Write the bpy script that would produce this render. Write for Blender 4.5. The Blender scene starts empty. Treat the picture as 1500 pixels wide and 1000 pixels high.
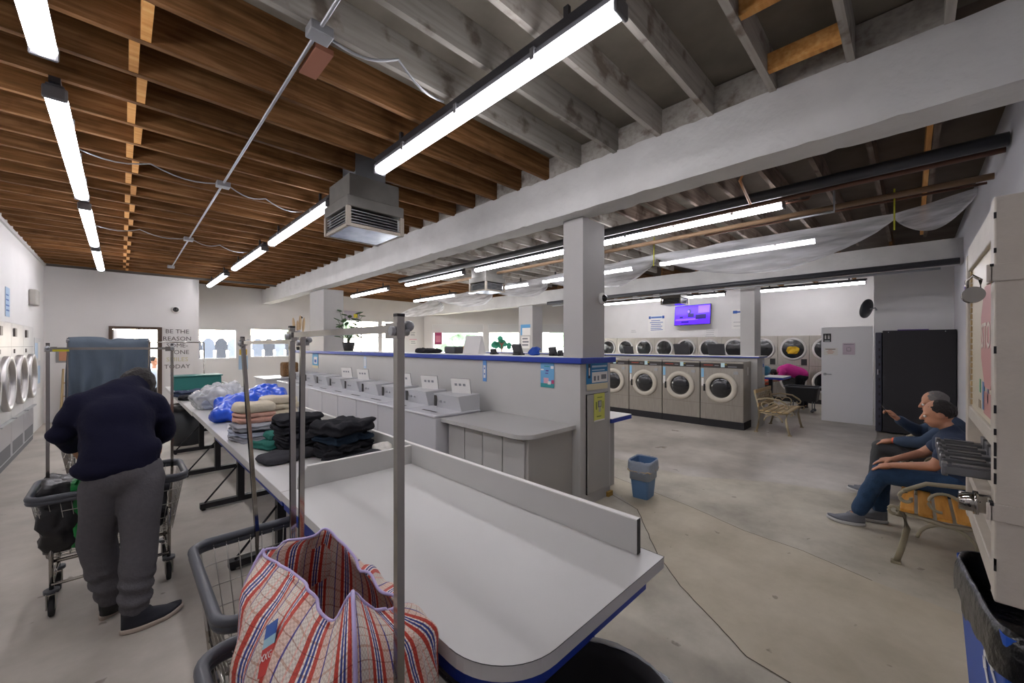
import bpy, bmesh, math, random
from mathutils import Vector, Matrix, noise
PI = math.pi
sc = bpy.context.scene
C = sc.collection
random.seed(7)
V = Vector

# ---------------------------------------------------------------- materials
def lin(h):
    h = h.lstrip('#')
    r = []
    for i in (0, 2, 4):
        c = int(h[i:i+2], 16) / 255
        r.append(c/12.92 if c <= .04045 else ((c+.055)/1.055)**2.4)
    return (r[0], r[1], r[2], 1)
MATS = {}
def mat(name, col, rough=.6, metal=0, var=0.0, vscale=6, bump=0, bscale=40, spec=.5, emit=None, es=1, alpha=1, trans=0, coat=0, stretch=None):
    if name in MATS: return MATS[name]
    m = bpy.data.materials.new(name); m.use_nodes = True
    nt = m.node_tree; b = nt.nodes['Principled BSDF']
    c = lin(col)
    b.inputs['Base Color'].default_value = c
    b.inputs['Roughness'].default_value = rough
    b.inputs['Metallic'].default_value = metal
    b.inputs['Specular IOR Level'].default_value = spec
    b.inputs['Alpha'].default_value = alpha
    b.inputs['Transmission Weight'].default_value = trans
    b.inputs['Coat Weight'].default_value = coat
    if emit:
        b.inputs['Emission Color'].default_value = lin(emit); b.inputs['Emission Strength'].default_value = es
    if var or bump:
        tc = nt.nodes.new('ShaderNodeTexCoord'); src = tc.outputs['Object']
        if stretch:
            mp = nt.nodes.new('ShaderNodeMapping'); mp.inputs['Scale'].default_value = stretch
            nt.links.new(src, mp.inputs['Vector']); src = mp.outputs['Vector']
        if var:
            n = nt.nodes.new('ShaderNodeTexNoise'); n.inputs['Scale'].default_value = vscale; n.inputs['Detail'].default_value = 6
            nt.links.new(src, n.inputs['Vector'])
            r = nt.nodes.new('ShaderNodeValToRGB')
            r.color_ramp.elements[0].position = .3; r.color_ramp.elements[1].position = .7
            r.color_ramp.elements[0].color = tuple(max(0, x*(1-var)) for x in c[:3]) + (1,)
            r.color_ramp.elements[1].color = tuple(min(1, x*(1+var)) for x in c[:3]) + (1,)
            nt.links.new(n.outputs['Fac'], r.inputs['Fac']); nt.links.new(r.outputs['Color'], b.inputs['Base Color'])
        if bump:
            n2 = nt.nodes.new('ShaderNodeTexNoise'); n2.inputs['Scale'].default_value = bscale; n2.inputs['Detail'].default_value = 4
            nt.links.new(src, n2.inputs['Vector'])
            bp = nt.nodes.new('ShaderNodeBump'); bp.inputs['Strength'].default_value = bump; bp.inputs['Distance'].default_value = .02
            nt.links.new(n2.outputs['Fac'], bp.inputs['Height']); nt.links.new(bp.outputs['Normal'], b.inputs['Normal'])
    MATS[name] = m
    return m

WHITE = mat('white_wall', '#dcdad8', .75, var=.04, vscale=1.5, bump=.05)
GREYWALL = mat('grey_wall', '#ecebea', .7, var=.04, vscale=1.5)
BEAM = mat('beam_paint', '#cfcecb', .7, var=.07, vscale=3, bump=.9, bscale=7)
LAM = mat('grey_laminate', '#bcbbb8', .45, var=.03, vscale=2)
LAMD = mat('grey_laminate_dark', '#aba9a4', .5, var=.03, vscale=2)
TABTOP = mat('table_laminate', '#c0bfbc', .32, var=.02, vscale=2)
TABEDGE = mat('table_edge', '#cfcdc9', .5)
LINE = mat('dark_line', '#3c3a38', .6)
BLUE = mat('blue_laminate', '#1d3a9c', .4)
STEELD = mat('dark_steel', '#232326', .45, metal=.3)
CHROME = mat('chrome', '#a19d97', .1, metal=1)
WIRE = mat('zinc_wire', '#a6a39c', .3, metal=.9)
BUMPER = mat('grey_bumper', '#43464d', .38)
RUBBER = mat('rubber', '#1d1d1f', .7)
ENAMEL = mat('white_enamel', '#c9c9cd', .3, var=.02, vscale=3)
ENAMEL2 = mat('console_enamel', '#c3c4c6', .4)
STEEL = mat('stainless', '#aaa49b', .3, metal=.8, var=.08, vscale=4, stretch=(1, 8, 1))
STEELL = mat('stainless_light', '#c9c6c4', .4, metal=.5, var=.06, vscale=3)
GLASSD = mat('dark_door_glass', '#1b1b1d', .12, coat=.5)
RING = mat('ring_grey', '#b7b1a5', .4, metal=.3)
BLACK = mat('black', '#151517', .5)
BLACKM = mat('black_matt', '#1b191c', .8)
SOFTW = mat('soft_white', '#e4e2de', .6)
TUBE = mat('led_tube', '#ffffff', .4, emit='#fbf8ff', es=15)
HOUS = mat('light_housing', '#4a4a4e', .5)
HOUSB = mat('light_housing_black', '#222226', .5)
ALU = mat('aluminium_cap', '#77777a', .4, metal=.6)
GALV = mat('galvanised', '#a7a9ac', .4, metal=.7)
BROWNPIPE = mat('brown_pipe', '#80664c', .6)
COPPER = mat('old_copper', '#6b4b3c', .5, metal=.4)
DARKPIPE = mat('dark_pipe', '#3a3b3f', .45)

def wood(name, c1, c2, c3, rough=.75):
    m = bpy.data.materials.new(name); m.use_nodes = True; nt = m.node_tree; b = nt.nodes['Principled BSDF']
    tc = nt.nodes.new('ShaderNodeTexCoord'); mp = nt.nodes.new('ShaderNodeMapping'); mp.inputs['Scale'].default_value = (.8, 9, 12)
    oi = nt.nodes.new('ShaderNodeObjectInfo'); ad = nt.nodes.new('ShaderNodeVectorMath'); ad.operation = 'ADD'
    nt.links.new(tc.outputs['Object'], ad.inputs[0]); nt.links.new(oi.outputs['Random'], ad.inputs[1])
    sc_ = nt.nodes.new('ShaderNodeVectorMath'); sc_.operation = 'SCALE'; sc_.inputs['Scale'].default_value = 1
    nt.links.new(ad.outputs[0], mp.inputs['Vector'])
    n = nt.nodes.new('ShaderNodeTexNoise'); n.inputs['Scale'].default_value = 3.0; n.inputs['Detail'].default_value = 8
    nt.links.new(mp.outputs['Vector'], n.inputs['Vector'])
    r = nt.nodes.new('ShaderNodeValToRGB'); e = r.color_ramp.elements
    e[0].position = .3; e[0].color = lin(c1); e[1].position = .72; e[1].color = lin(c3)
    k = e.new(.5); k.color = lin(c2)
    nt.links.new(n.outputs['Fac'], r.inputs['Fac'])
    # per-board tone
    hs = nt.nodes.new('ShaderNodeHueSaturation'); mr = nt.nodes.new('ShaderNodeMapRange')
    mr.inputs['To Min'].default_value = .62; mr.inputs['To Max'].default_value = 1.12
    nt.links.new(oi.outputs['Random'], mr.inputs['Value']); nt.links.new(mr.outputs['Result'], hs.inputs['Value'])
    nd = nt.nodes.new('ShaderNodeTexNoise'); nd.inputs['Scale'].default_value = 5; nd.inputs['Detail'].default_value = 8; nt.links.new(ad.outputs[0], nd.inputs['Vector'])
    rd = nt.nodes.new('ShaderNodeValToRGB'); rd.color_ramp.elements[0].position = .34; rd.color_ramp.elements[0].color = (.3, .22, .17, 1); rd.color_ramp.elements[1].position = .44; rd.color_ramp.elements[1].color = (1, 1, 1, 1); nt.links.new(nd.outputs['Fac'], rd.inputs['Fac'])
    md = nt.nodes.new('ShaderNodeMix'); md.data_type = 'RGBA'; md.blend_type = 'MULTIPLY'; md.inputs[0].default_value = .3 if name == 'joist_brown' else 0 if name in ('new_pine', 'bench_slat') else .7; nt.links.new(r.outputs['Color'], md.inputs[6]); nt.links.new(rd.outputs['Color'], md.inputs[7])
    nt.links.new(md.outputs[2], hs.inputs['Color']); nt.links.new(hs.outputs['Color'], b.inputs['Base Color'])
    b.inputs['Roughness'].default_value = rough; b.inputs['Specular IOR Level'].default_value = .2
    MATS[name] = m
    return m
JOISTB = wood('joist_brown', '#5c4022', '#7a5430', '#98724c')
JOISTG = wood('joist_painted', '#99938a', '#aaa59c', '#b5b0a7')
JOISTR = wood('joist_mixed', '#6a5a4e', '#7e6e62', '#968a7e')
PINE = wood('new_pine', '#c78a4a', '#dba05c', '#e6b676')
PLY = mat('ply_brown', '#553a28', .85, var=.25, vscale=3, spec=.2)
PLYG = mat('deck_grey', '#7d776c', .85, var=.2, vscale=3, spec=.2)
PLYR = mat('deck_mixed', '#5c5349', .85, var=.3, vscale=2, spec=.2)
SLATW = wood('bench_slat', '#a8722e', '#c48c40', '#d09c54', .45)

def floor_mat(name, cols, rough):
    m = bpy.data.materials.new(name); m.use_nodes = True; nt = m.node_tree; b = nt.nodes['Principled BSDF']
    tc = nt.nodes.new('ShaderNodeTexCoord')
    n = nt.nodes.new('ShaderNodeTexNoise'); n.inputs['Scale'].default_value = 1.1; n.inputs['Detail'].default_value = 9; n.inputs['Roughness'].default_value = .62
    nt.links.new(tc.outputs['Object'], n.inputs['Vector'])
    r = nt.nodes.new('ShaderNodeValToRGB'); e = r.color_ramp.elements
    e[0].position = .32; e[0].color = lin(cols[0]); e[1].position = .68; e[1].color = lin(cols[2]); k = e.new(.5); k.color = lin(cols[1])
    nt.links.new(n.outputs['Fac'], r.inputs['Fac'])
    n3 = nt.nodes.new('ShaderNodeTexNoise'); n3.inputs['Scale'].default_value = 7; n3.inputs['Detail'].default_value = 3
    nt.links.new(tc.outputs['Object'], n3.inputs['Vector'])
    r3 = nt.nodes.new('ShaderNodeValToRGB'); e = r3.color_ramp.elements
    e[0].position = .275; e[0].color = (.22, .19, .16, 1); e[1].position = .3; e[1].color = (1, 1, 1, 1)
    nt.links.new(n3.outputs['Fac'], r3.inputs['Fac'])
    mx = nt.nodes.new('ShaderNodeMix'); mx.data_type = 'RGBA'; mx.blend_type = 'MULTIPLY'; mx.inputs[0].default_value = .55
    nt.links.new(r.outputs['Color'], mx.inputs[6]); nt.links.new(r3.outputs['Color'], mx.inputs[7])
    nt.links.new(mx.outputs[2], b.inputs['Base Color'])
    n2 = nt.nodes.new('ShaderNodeTexNoise'); n2.inputs['Scale'].default_value = 2; n2.inputs['Detail'].default_value = 5
    nt.links.new(tc.outputs['Object'], n2.inputs['Vector'])
    mr = nt.nodes.new('ShaderNodeMapRange'); mr.inputs['To Min'].default_value = rough[0]; mr.inputs['To Max'].default_value = rough[1]
    nt.links.new(n2.outputs['Fac'], mr.inputs['Value']); nt.links.new(mr.outputs['Result'], b.inputs['Roughness'])
    bp = nt.nodes.new('ShaderNodeBump'); bp.inputs['Strength'].default_value = .12; bp.inputs['Distance'].default_value = .02
    nt.links.new(n.outputs['Fac'], bp.inputs['Height']); nt.links.new(bp.outputs['Normal'], b.inputs['Normal'])
    MATS[name] = m
    return m
FLOORA = floor_mat('concrete', ('#8e8778', '#b0a998', '#cac3b2'), (.4, .65))
FLOORT = floor_mat('concrete_patch', ('#a09680', '#b6ac96', '#c9bfa9'), (.5, .75))
FLOORG = floor_mat('concrete_polished', ('#8c867d', '#a59e94', '#beb7ad'), (.2, .45))
FLOORL = floor_mat('concrete_left', ('#968f84', '#aaa398', '#bcb5aa'), (.5, .75))

# ---------------------------------------------------------------- mesh builder
class B:
    def __init__(s, M=None):
        s.bm = bmesh.new(); s.mats = []; s.M = M or Matrix.Identity(4); s.cur = 0
    def m(s, material):
        if material not in s.mats: s.mats.append(material)
        s.cur = s.mats.index(material); return s
    def _fin(s, vs, M=None, smooth=False):
        T = s.M @ M if M is not None else s.M
        fs = set()
        for v in vs:
            v.co = T @ v.co
            for f in v.link_faces: fs.add(f)
        for f in fs: f.material_index = s.cur; f.smooth = smooth
        return s
    def box(s, x0, x1, y0, y1, z0, z1, bev=0, M=None, seg=2):
        r = bmesh.ops.create_cube(s.bm, size=1)
        vs = r['verts']
        for v in vs:
            v.co = V(((x0+x1)/2+v.co.x*(x1-x0), (y0+y1)/2+v.co.y*(y1-y0), (z0+z1)/2+v.co.z*(z1-z0)))
        if bev:
            es = {e for v in vs for e in v.link_edges}
            r2 = bmesh.ops.bevel(s.bm, geom=list(es), offset=bev, segments=seg, affect='EDGES', profile=.5)
            vs = list({v for f in r2['faces'] for v in f.verts} | {v for v in vs if v.is_valid})
        return s._fin(vs, M)
    def cyl(s, p0, p1, r0, r1=None, n=12, cap=True, smooth=True):
        p0, p1 = V(p0), V(p1); d = p1-p0
        if r1 is None: r1 = r0
        r = bmesh.ops.create_cone(s.bm, cap_ends=cap, segments=n, radius1=r0, radius2=r1, depth=d.length)
        q = d.to_track_quat('Z', 'Y').to_matrix().to_4x4(); q.translation = (p0+p1)/2
        s._fin(r['verts'], q, smooth)
        if smooth and cap:
            for v in r['verts']:
                for f in v.link_faces:
                    if len(f.verts) > 4: f.smooth = False
        return s
    def tube(s, pts, r, n=8, closed=False, sq=False):
        pts = [V(p) for p in pts]; N = len(pts); rings = []
        up = V((0, 0, 1))
        for i, p in enumerate(pts):
            if closed: t = pts[(i+1) % N]-pts[i-1]
            else: t = pts[min(i+1, N-1)]-pts[max(i-1, 0)]
            t.normalize()
            a = t.cross(up)
            if a.length < .05: a = t.cross(V((0, 1, 0)))
            a.normalize(); b = a.cross(t).normalized()
            rr = r[i] if isinstance(r, (list, tuple)) else r
            ring = []
            for k in range(n):
                th = 2*PI*k/n + (PI/4 if sq else 0)
                ring.append(s.bm.verts.new(s.M @ (p+a*math.cos(th)*rr+b*math.sin(th)*rr)))
            rings.append(ring)
        L = N if closed else N-1
        for i in range(L):
            A, Bq = rings[i], rings[(i+1) % N]
            for k in range(n):
                f = s.bm.faces.new((A[k], A[(k+1) % n], Bq[(k+1) % n], Bq[k])); f.material_index = s.cur; f.smooth = not sq
        if not closed:
            for q in (rings[0][::-1], rings[-1]):
                f = s.bm.faces.new(q); f.material_index = s.cur
        return s
    def sph(s, c, rad, u=16, v=10, M=None):
        r = bmesh.ops.create_uvsphere(s.bm, u_segments=u, v_segments=v, radius=1)
        rad = (rad,)*3 if not isinstance(rad, (tuple, list)) else rad
        T = Matrix.Translation(V(c)) @ (M or Matrix.Identity(4)) @ Matrix.Diagonal((*rad, 1))
        return s._fin(r['verts'], T, True)
    def lathe(s, prof, M=None, n=32, smooth=True):
        # prof list of (radius,z) about local z
        rings = []; vs = []
        for (r, z) in prof:
            if r < 1e-5:
                v = s.bm.verts.new((0, 0, z)); rings.append([v]); vs.append(v)
            else:
                ring = [s.bm.verts.new((r*math.cos(2*PI*k/n), r*math.sin(2*PI*k/n), z)) for k in range(n)]
                rings.append(ring); vs += ring
        for A, Bq in zip(rings, rings[1:]):
            for k in range(n):
                k2 = (k+1) % n
                if len(A) == 1 and len(Bq) == 1: continue
                if len(A) == 1: s.bm.faces.new((A[0], Bq[k], Bq[k2]))
                elif len(Bq) == 1: s.bm.faces.new((A[k], A[k2], Bq[0]))
                else: s.bm.faces.new((A[k], A[k2], Bq[k2], Bq[k]))
        return s._fin(vs, M, smooth)
    def prism(s, poly, z0, z1, M=None, top=None):
        a = [s.bm.verts.new((x, y, z0)) for x, y in poly]; b = [s.bm.verts.new((x, y, z1)) for x, y in poly]
        n = len(poly)
        s.bm.faces.new(a[::-1]); ft = s.bm.faces.new(b)
        for k in range(n): s.bm.faces.new((a[k], a[(k+1) % n], b[(k+1) % n], b[k]))
        s._fin(a+b, M)
        if top is not None:
            cur = s.cur; s.m(top); ft.material_index = s.cur; s.cur = cur
        return s
    def build(s, name, material=None, parent=None, world=False, loc=None):
        if not s.mats: s.mats = [material]
        bmesh.ops.recalc_face_normals(s.bm, faces=s.bm.faces)
        me = bpy.data.meshes.new(name)
        if world and parent is not None:
            p = parent; off = V((0, 0, 0))
            while p is not None: off += p.location; p = p.parent
            for v in s.bm.verts: v.co -= off
        if loc is not None:
            for v in s.bm.verts: v.co -= V(loc)
        s.bm.to_mesh(me); s.bm.free()
        for mm in s.mats: me.materials.append(mm)
        o = bpy.data.objects.new(name, me); C.objects.link(o)
        if parent is not None: o.parent = parent
        if loc is not None: o.location = loc
        return o

def tag(o, label=None, cat=None, group=None, kind=None):
    if label: o['label'] = label
    if cat: o['category'] = cat
    if group: o['group'] = group
    if kind: o['kind'] = kind
    return o
def thing(name, label, cat, loc=(0, 0, 0), rz=0, group=None):
    o = bpy.data.objects.new(name, None); C.objects.link(o)
    o.empty_display_size = .1; o.location = loc; o.rotation_euler = (0, 0, rz)
    return tag(o, label, cat, group)
def copy_tree(o, parent=None):
    c = o.copy(); C.objects.link(c)
    if parent is not None: c.parent = parent
    for ch in [k for k in bpy.data.objects if k.parent == o]: copy_tree(ch, c)
    return c
def dup(o, loc, rz, label, group=None):
    c = copy_tree(o); c.location = loc; c.rotation_euler = (0, 0, rz); c['label'] = label
    if group: c['group'] = group
    return c
def struct(b, name, m, label=None):
    o = b.build(name, m); o['kind'] = 'structure'
    if label: o['label'] = label
    return o
def basis(o, r, u):
    r = V(r).normalized(); u = V(u).normalized(); n = r.cross(u)
    M = Matrix.Identity(4)
    for i in range(3): M[i][0] = r[i]; M[i][1] = u[i]; M[i][2] = n[i]; M[i][3] = o[i]
    return M
def text(b, s, size, M, material, depth=.0015, align='CENTER'):
    cu = bpy.data.curves.new('t', 'FONT'); cu.body = s; cu.size = size; cu.align_x = align; cu.align_y = 'CENTER'; cu.extrude = depth; cu.resolution_u = 2
    o = bpy.data.objects.new('t', cu); C.objects.link(o)
    bpy.context.view_layer.update()
    me = bpy.data.meshes.new_from_object(o.evaluated_get(bpy.context.evaluated_depsgraph_get()))
    bpy.data.objects.remove(o); bpy.data.curves.remove(cu)
    b.m(material); n0 = len(b.bm.verts); b.bm.from_mesh(me); b.bm.verts.ensure_lookup_table()
    vs = b.bm.verts[n0:]; b._fin(vs, M); bpy.data.meshes.remove(me)
    return b
def poster(name, label, cat, o, r, u, w, h, base, rects=(), texts=(), t=.003, group=None):
    """thin sheet centred at o; rects (x0,x1,y0,y1,mat) in metres from the centre"""
    b = B(basis(o, r, u)); b.m(base).box(-w/2, w/2, -h/2, h/2, 0, t)
    for i, (x0, x1, y0, y1, mm) in enumerate(rects): b.m(mm).box(x0, x1, y0, y1, t, t+.0008+.0002*i)
    for (s_, size, x, y, mm) in texts: text(b, s_, size, Matrix.Translation((x, y, t+.004)), mm) if False else b
    for (s_, size, x, y, mm) in texts:
        keep = b.M; b.M = keep @ Matrix.Translation((x, y, t+.003)); text(b, s_, size, None, mm, .001); b.M = keep
    ob = b.build(name, loc=tuple(o)); tag(ob, label, cat, group); return ob
def lines(x0, x1, ys, th, mm, seed=1):
    rnd = random.Random(seed)
    return [(x0+(x1-x0)*rnd.uniform(0, .12), x1-(x1-x0)*rnd.uniform(0, .25), y-th/2, y+th/2, mm) for y in ys]

def blob(name, prims, vox, smooth, material, parent=None, disp=0, dscale=6, world=True, cut=None, seed=0, shift=None, post=None):
    """closed surface from overlapping tapered limbs and ellipsoids, fused by remeshing"""
    b = B(); b.m(material)
    for p in prims:
        if p[0] == 'e': b.sph(p[1], p[2], 20, 14, p[3] if len(p) > 3 else None)
        else:
            pts = p[1]; rs = p[2]
            for (q, r) in zip(pts, rs): b.sph(q, r, 16, 10)
            for i in range(len(pts)-1):
                b.cyl(pts[i], pts[i+1], rs[i], rs[i+1], n=16)
    me = bpy.data.meshes.new('tmp'); b.bm.to_mesh(me); b.bm.free()
    o = bpy.data.objects.new('tmp', me); C.objects.link(o)
    r = o.modifiers.new('r', 'REMESH'); r.mode = 'VOXEL'; r.voxel_size = vox; r.use_smooth_shade = True
    if smooth:
        s = o.modifiers.new('s', 'SMOOTH'); s.iterations = smooth; s.factor = .6
    bpy.context.view_layer.update()
    me2 = bpy.data.meshes.new_from_object(o.evaluated_get(bpy.context.evaluated_depsgraph_get()))
    bpy.data.objects.remove(o); bpy.data.meshes.remove(me)
    bm = bmesh.new(); bm.from_mesh(me2); bpy.data.meshes.remove(me2)
    if disp:
        bm.normal_update()
        for v in bm.verts:
            q = v.co*dscale + V((seed*3.1, 0, 0))
            n = noise.noise(q) + .5*noise.noise(q*2.3)
            v.co += v.normal*disp*n
    if post:
        bm.normal_update(); post(bm)
    if cut:
        for (co, no) in cut:
            bmesh.ops.bisect_plane(bm, geom=bm.verts[:]+bm.edges[:]+bm.faces[:], plane_co=co, plane_no=no, clear_outer=True)
            bmesh.ops.holes_fill(bm, edges=[e for e in bm.edges if e.is_boundary])
    for f in bm.faces: f.smooth = True
    bb = B(); bb.bm.free(); bb.bm = bm; bb.mats = [material]
    for f in bm.faces: f.material_index = 0
    return bb.build(name, material, parent, world=world)

def slab(name, w, d, h, material, loc, rz=0, folds=0, seed=0, amp=.008, k=7, parent=None, cuts=9, tilt=(0, 0)):
    """soft folded cloth or cushion: rounded block with fold grooves"""
    bm = bmesh.new(); bmesh.ops.create_cube(bm, size=2)
    bmesh.ops.subdivide_edges(bm, edges=bm.edges[:], cuts=cuts, use_grid_fill=True)
    for v in bm.verts:
        p = v.co.copy(); n = (abs(p.x)**k+abs(p.y)**k+abs(p.z)**k)**(1/k)
        m_ = max(abs(p.x), abs(p.y), abs(p.z)); p = p/n*m_ if n else p
        g = 1
        if folds: g = 1-.05*abs(math.cos(PI*folds*(p.z+1)/2))**3
        q = V((p.x*w/2*g, p.y*d/2*g, (p.z+1)*h/2))
        nn = noise.noise_vector(V((q.x*9+seed*5, q.y*9, q.z*14)))
        nf = noise.noise_vector(V((q.x*22+seed*5, q.y*22, q.z*30)))
        q += nn*amp*1.5*(1 if q.z > h*.15 else .4)+nf*amp*.8
        q.z = max(q.z, 0) + tilt[0]*q.x+tilt[1]*q.y
        v.co = q
    for f in bm.faces: f.smooth = True
    bb = B(); bb.bm.free(); bb.bm = bm; bb.mats = [material]
    o = bb.build(name, material, parent); o.location = loc; o.rotation_euler = (0, 0, rz)
    return o

# ---------------------------------------------------------------- room shell
JZ = 3.40; DZ = 3.63
b = B()
def poly(b, pts, z, m):
    vs = [b.bm.verts.new((x, y, z)) for x, y in pts]; b.m(m); f = b.bm.faces.new(vs); f.material_index = b.cur
b.m(FLOORL).box(-1.6, 1.9, -.9, 18, -.12, 0); b.m(FLOORA).box(1.9, 15, -.9, 18, -.12, 0)
FP = [(4.02, 2.45), (3.7, 1.95), (3.02, 1.42), (2.73, 1.12), (2.36, .62), (2.28, .2), (2.55, -.5), (3.7, -.5), (3.75, .2), (3.9, .62), (3.95, 1.05), (4.15, 1.6)]
poly(b, [(4.6, 3.4)] + FP[1:6] + [(2.45, -.5), (3.6, -.5)] + FP[8:], .0015, FLOORT)
poly(b, [(5.2, 3.6), (5.1, 2.0), (5.6, 1.2), (5.9, .2), (6.0, -.5), (13.9, -.5), (13.9, 9), (5.2, 9)], .001, FLOORG)
for (P, w) in (([(4.1, 2.9), (3.7, 1.95), (3.35, 1.68), (3.02, 1.42), (2.73, 1.12), (2.5, .8), (2.36, .62), (2.29, .2), (2.45, -.5)], .007), ([(4.6, 3.4), (4.15, 1.6), (3.95, 1.05), (3.9, .62), (3.75, .2)], .006), ([(-1.1, 1.0), (0, 1.9), (.5, 2.6)], .003)):
    for i in range(len(P)-1):
        a, c = V((*P[i], 0)), V((*P[i+1], 0)); n_ = 5
        d = (c-a); nn = V((-d.y, d.x, 0)).normalized()
        for j in range(n_):
            u0 = a+d*j/n_+nn*.012*noise.noise(V((j*1.3+i, 0, 0))); u1 = a+d*(j+1)/n_+nn*.012*noise.noise(V((j*1.3+1.3+i if j < n_-1 else i+1, 0, 0)))
            poly(b, [tuple((u0-nn*w/2)[:2]), tuple((u1-nn*w/2)[:2]), tuple((u1+nn*w/2)[:2]), tuple((u0+nn*w/2)[:2])], .0022, mat('crack', '#4a4238', .9))
struct(b, 'floor', None, 'worn grey and tan concrete floor with cracks and patches')

def wall(name, axis, p, th, a0, a1, z0, z1, holes, m, label=None):
    """wall box sheet at coordinate p (inner face), thickness th outward; holes (a0,a1,z0,z1)"""
    b = B(); b.m(m)
    xs = sorted({a0, a1} | {h[0] for h in holes} | {h[1] for h in holes})
    for u0, u1 in zip(xs, xs[1:]):
        zs = [(z0, z1)]
        for h in holes:
            if h[0] <= u0+1e-6 and h[1] >= u1-1e-6:
                nz = []
                for (q0, q1) in zs:
                    if h[3] <= q0 or h[2] >= q1: nz.append((q0, q1)); continue
                    if h[2] > q0: nz.append((q0, h[2]))
                    if h[3] < q1: nz.append((h[3], q1))
                zs = nz
        for (q0, q1) in zs:
            if axis == 'x': b.box(min(p, p+th), max(p, p+th), u0, u1, q0, q1)
            else: b.box(u0, u1, min(p, p+th), max(p, p+th), q0, q1)
    return struct(b, name, m, label)
XL, YR = -1.17, -.54
wall('wall_left', 'x', XL, -.3, YR-.3, 13.2, 0, DZ+.1, [], WHITE, 'white wall above the large dryers on the left')
wall('wall_right', 'y', YR, -.3, XL-.3, 14.3, 0, DZ+.1, [], mat('lilac_wall', '#c9c8cf', .75), 'pale wall behind the soap vending machine')
wall('wall_alcove', 'y', 13.0, .18, XL, 1.31, 0, DZ, [(-.16, .66, 0, 2.06)], WHITE, 'white wall with doorway and hand-lettered quote')
wall('wall_far', 'y', 14.6, .2, 1.0, 9.3, 0, DZ, [(1.2, 2.54, 1.24, 2.15), (2.86, 4.16, 1.27, 2.2), (4.75, 5.5, 1.2, 2.5), (5.75, 7.14, 1.1, 2.6), (7.24, 8.27, .1, 2.62)], WHITE, 'white far wall with service windows')
wall('wall_back', 'x', 14.06, .2, YR-.3, 9.4, 0, DZ+.1, [], WHITE, 'white back wall above the stacked dryers')
wall('wall_return', 'x', 1.31, .15, 13.18, 14.6, 0, DZ, [], WHITE, 'short white return wall beside the service windows')
wall('wall_restroom', 'x', 11.0, .15, YR, .56, 0, DZ, [], GREYWALL, 'grey restroom wall behind the black machine')
wall('wall_hall', 'y', .46, .1, 11.15, 14.06, 0, DZ, [], WHITE)
# angled storefront
A0, A1 = V((9.2, 14.62, 0)), V((14.1, 9.3, 0)); dA = (A1-A0); LA = dA.length; dA.normalize()
MA = basis(A0, dA, (0, 0, 1))   # local x along, y up, z outward/inward
b = B(MA); hol = [(.35, 2.55), (2.72, 4.45), (4.87, 6.9)]
zt, zb = 2.55, .75
b.m(WHITE).box(0, LA, zt, DZ, -.1, .1); b.box(0, LA, 0, zb, -.1, .1)
xs = [0]+[k for h in hol for k in h]+[LA]
for i in range(0, len(xs), 2): b.box(xs[i], xs[i+1], zb, zt, -.1, .1)
struct(b, 'wall_front', WHITE, 'white angled storefront wall with blinds over its windows')
PANE = mat('window_glass', '#ffffff', .02, alpha=.05, spec=.5)
FRAME = mat('white_frame', '#e2e2e2', .5)
BLIND = mat('blind', '#d6d6d6', .8)
nwin = 0
for i, (u0, u1) in enumerate(hol):
    nwin += 1
    b = B(MA); b.m(FRAME)
    for a in (u0, u1-.05): b.box(a, a+.05, zb, zt, -.06, .06)
    b.box(u0+.05, u1-.05, zb, zb+.05, -.06, .06); b.box(u0+.05, u1-.05, zt-.05, zt, -.06, .06)
    w = struct(b, 'window_%d' % nwin, FRAME)
    g = B(MA); g.box(u0+.05, u1-.05, zb+.05, zt-.05, -.004, .004); g.build('pane', PANE, w)
    g = B(MA); g.box(u0+.04, u1-.04, zt-.36, zt-.02, .065, .075); g.build('roller_blind', BLIND, w)
for (x0, x1, z0, z1) in ((1.2, 2.54, 1.24, 2.15), (2.86, 4.16, 1.27, 2.2), (4.75, 5.5, 1.2, 2.5), (5.75, 7.14, 1.1, 2.6), (7.24, 8.27, .1, 2.62)):
    nwin += 1
    b = B(); b.m(FRAME); t = .035
    b.box(x0, x0+t, 14.58, 14.7, z0, z1).box(x1-t, x1, 14.58, 14.7, z0, z1).box(x0+t, x1-t, 14.58, 14.7, z0, z0+t).box(x0+t, x1-t, 14.58, 14.7, z1-t, z1)
    if x0 in (5.75, 7.24): b.box((x0+x1)/2-.02, (x0+x1)/2+.02, 14.6, 14.68, z0+t, z1-t); b.box(x0+t, x1-t, 14.6, 14.68, 1.95, 1.99)
    w = struct(b, 'window_%d' % nwin, FRAME)
    g = B(); g.box(x0+t, x1-t, 14.645, 14.65, z0+t, z1-t); g.build('pane', PANE, w)
# doorway in alcove wall
DFR = mat('brown_door_frame', '#4b3a2e', .6)
b = B(); b.m(DFR).box(-.2, -.14, 12.95, 13.2, 0, 2.1).box(.64, .72, 12.95, 13.2, 0, 2.1).box(-.14, .64, 12.95, 13.2, 2.04, 2.1)
d1 = struct(b, 'door_1', DFR, 'open doorway with brown frame to the back room')
b = B(basis((-.14, 13.2, 0), (.45, .9, 0), (0, 0, 1))); b.m(WHITE).box(0, .8, .02, 2.03, -.02, .02); b.build('door_leaf', WHITE, d1)
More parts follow.
